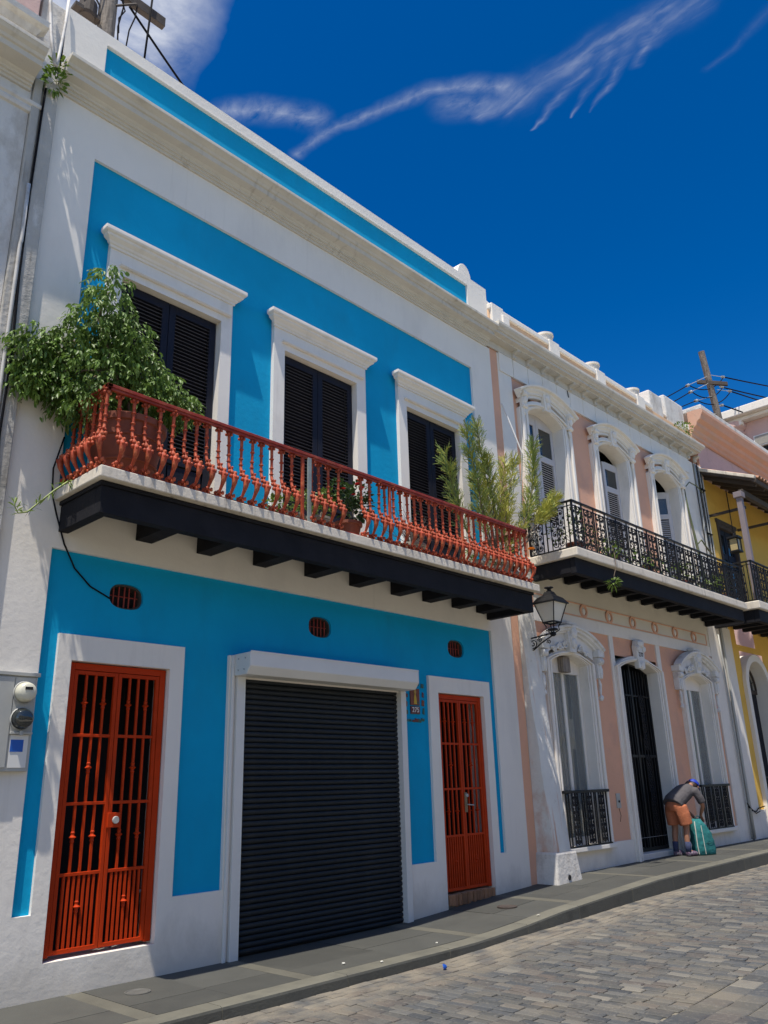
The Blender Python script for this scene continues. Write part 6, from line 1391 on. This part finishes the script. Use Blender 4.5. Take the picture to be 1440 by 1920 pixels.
# face: nose, ears, eyes
b = MB(); b.blob((.665,0,1.10), .02, .016, .022, 7, 5); b.blob((.60,.088,1.16), .02, .012, .03, 6, 4); b.blob((.60,-.088,1.16), .02, .012, .03, 6, 4); o = b.build('face', SKIN, body, at=tuple(ORG[PER.name]), smooth=True); o.location = (0,0,0)
b = MB(); b.blob((.67,.035,1.145), .010, .012, .008, 6, 4); b.blob((.67,-.035,1.145), .010, .012, .008, 6, 4); b.blob((.655,0,1.06), .008, .025, .006, 6, 4); o = b.build('eyes_and_mouth', HAIR, body, at=tuple(ORG[PER.name])); o.location = (0,0,0)
def cloth(name, tubes, mt, vox=.012):
    """overlapping elliptical tubes fused into one smooth garment"""
    b = MB()
    for rings in tubes:
        vs = []; n = 20; cs = [Vector(q[0]) for q in rings]
        for i, (c, ra, rb) in enumerate(rings):
            t = (cs[min(i+1, len(cs)-1)]-cs[max(i-1, 0)]).normalized(); side = Vector((0,1,0)); side = (side-t*t.dot(side)).normalized(); up = t.cross(side)
            for j_ in range(n):
                th = 2*math.pi*j_/n; vs.append(cs[i]+side*rb*math.cos(th)+up*ra*math.sin(th)*(1+.03*math.sin(th*4+i)))
        b.add(vs, [(i*n+j_, i*n+(j_+1)%n, (i+1)*n+(j_+1)%n, (i+1)*n+j_) for i in range(len(rings)-1) for j_ in range(n)]+[tuple(range(n-1,-1,-1)), tuple((len(rings)-1)*n+j_ for j_ in range(n))])
    o = b.build(name, mt, None, at=(0,0,0)); rm = o.modifiers.new('r', 'REMESH'); rm.mode = 'VOXEL'; rm.voxel_size = vox; rm.use_smooth_shade = True
    sm = o.modifiers.new('s', 'SMOOTH'); sm.iterations = 3; sm.factor = .5
    dg = bpy.context.evaluated_depsgraph_get(); m2 = bpy.data.meshes.new_from_object(o.evaluated_get(dg)); bpy.data.objects.remove(o)
    m2.name = name; m2.materials.clear(); m2.materials.append(mt); m2.polygons.foreach_set('use_smooth', [True]*len(m2.polygons))
    o = bpy.data.objects.new(name, m2); COL.objects.link(o); o.parent = PER; return o
cloth('shirt', [[((-.075,0,.865),.165,.195),((-.02,0,.925),.172,.19),((.06,0,.965),.165,.188),((.16,0,1.02),.155,.18),((.27,0,1.075),.145,.19),((.36,0,1.12),.12,.18),((.43,0,1.155),.085,.12)],
                [((.34,.08,1.09),.10,.09),((.385,.18,1.085),.085,.085),((.415,.215,.98),.075,.075),((.435,.23,.88),.072,.07)], [((.34,-.08,1.09),.10,.09),((.385,-.18,1.085),.085,.085),((.42,-.22,.98),.075,.075),((.455,-.235,.89),.072,.07)]], SHIRT)
cloth('shorts', [[((.0,0,.90),.145,.17),((-.01,0,.85),.165,.19),((.0,0,.78),.15,.185)], [((.0,.09,.84),.135,.12),((.02,.115,.70),.135,.118),((.045,.125,.53),.125,.112)], [((.0,-.09,.84),.135,.12),((.03,-.115,.70),.135,.118),((.065,-.125,.53),.125,.112)]], SHORT)
b = MB(); hc = Vector((.585,0,1.205)); fwd = Vector((.80,0,-.60)); upv = Vector((.60,0,.80)); 
vs = []; n = 16; k = 6
for i in range(k+1):
    ph = math.pi/2*i/k
    for j in range(n):
        th = 2*math.pi*j/n; vs.append(hc+fwd*.115*math.cos(ph)*math.cos(th)+Vector((0,1,0))*.105*math.cos(ph)*math.sin(th)+upv*.10*math.sin(ph))
b.add(vs, [(i*n+j, i*n+(j+1)%n, (i+1)*n+(j+1)%n, (i+1)*n+j) for i in range(k) for j in range(n)])
bl = [hc+fwd*.115*math.cos(t)+Vector((0,1,0))*.105*math.sin(t) for t in np.linspace(-1,1,9)]; bo = [hc+fwd*(.115+.085*math.cos(t*1.2))*math.cos(t)*1.0+Vector((0,1,0))*.10*math.sin(t)-upv*.02 for t in np.linspace(-1,1,9)]
for i in range(8): b.quad(bl[i], bo[i], bo[i+1], bl[i+1])
b.blob(tuple(hc+upv*.10), .012, .012, .008, 6, 4)
cp = b.build('cap', CAP, PER, at=tuple(ORG[PER.name]), smooth=True); cp.location = (0,0,0)
b = MB(); b.blob((.54,0,1.19), .085, .098, .085, 10, 7, jit=.08); b.tube([(.50,0,1.24),(.45,.01,1.25),(.41,.03,1.22),(.39,.05,1.16)], [.022,.03,.022,.008], 7); o = b.build('hair', HAIR, PER, at=tuple(ORG[PER.name]), smooth=True); o.location = (0,0,0)
for s_, an, to in ((1,'lan','lto'), (-1,'ran','rto')):
    a = Vector(J[an]); t = Vector(J[to]); b = MB(); b.tube([a+Vector((0,0,-.02)), a+Vector((.0,0,.06)), a+Vector((.008,0,.15))], [.05,.048,.053], 12); o = b.build('sock', SOCK, PER, at=tuple(ORG[PER.name]), smooth=True); o.location = (0,0,0)
    o = skin('shoe', [(a.x-.05,a.y,.045),(a.x+.03,a.y,.05),(t.x-.02,t.y,.045),(t.x+.06,t.y,.038)], [(0,1),(1,2),(2,3)], [(.05,.043),(.052,.05),(.056,.043),(.045,.034)], SHOE, PER, 1, 2)
# teal bag on the sidewalk
TEAL = mat('teal_bag', (.022,.15,.15), .8, .15, 6, .02, 9, spec=.25, col2=(.05,.29,.285), c2scale=4, c2amt=.7, c2str=(1,1,2.2)); TEALD = mat('teal_bag_side', (.012,.07,.08), .8, .1, 6)
bx, by = 15.46, -.60; bz = zs(bx)+.004
BG = thing('shopping_bag', 'tall slumped teal shopping bag with white zip trim standing on the sidewalk', 'bag', (bx, by, bz)); BG.rotation_euler = (0, 0, math.radians(-20))
b = MB(); rows = []
for z, hw, hd, ox in ((0,.20,.13,.0),(.03,.215,.14,.0),(.10,.225,.145,.0),(.16,.215,.14,-.005),(.23,.222,.145,-.012),(.30,.20,.135,-.02),(.37,.20,.13,-.035),(.44,.165,.115,-.05),(.50,.155,.10,-.07),(.56,.11,.07,-.09),(.61,.10,.03,-.10)):
    row = []
    for j in range(20):
        th = 2*math.pi*j/20; c, s_ = math.cos(th), math.sin(th); p_ = 3.0
        x = hw*math.copysign(abs(c)**(2/p_), c); y = hd*math.copysign(abs(s_)**(2/p_), s_)
        w_ = .035*math.sin(th*5+z*31)*min(1, z*6)*(1 if z < .6 else .3); row.append((bx+ox+x*(1+w_), by+y*(1+w_*2), bz+z+.008*math.sin(th*3)))
    rows.append(row)
vs = [p for r_ in rows for p in r_]; n = 20
b.add(vs, [(i*n+j, i*n+(j+1)%n, (i+1)*n+(j+1)%n, (i+1)*n+j) for i in range(len(rows)-1) for j in range(n)]+[tuple(range(n-1,-1,-1)), tuple((len(rows)-1)*n+j for j in range(n))])
b.build('bag_body', TEAL, BG, smooth=True)
b = MB(); zl = [(-.21,-.02,.02),(-.225,-.02,.16),(-.225,-.02,.30),(-.222,-.02,.42),(-.215,-.01,.5),(-.20,-.0,.57)]
b.tube([(bx+x-.005, by+y-.06, bz+z) for x, y, z in zl], .009, 5); b.tube([(bx+x*.55+.0, by-.145+.04*(z/.6)**2, bz+z) for x, y, z in zl[:5]], .006, 5); b.build('white_trim', WHTF, BG)
b = MB(); b.tube([(bx+.225*math.cos(t), by+.147*math.sin(t), bz+.20) for t in np.linspace(-2.6,-.3,12)], .004, 4); b.build('seam', TEALD, BG)
b = MB(); b.tube([(bx-.17,by-.02,bz+.59),(bx-.12,by-.04,bz+.66),(bx-.02,by-.03,bz+.65),(bx-.03,by,bz+.59)], .009, 5); b.build('handle', TEALD, BG, smooth=True)
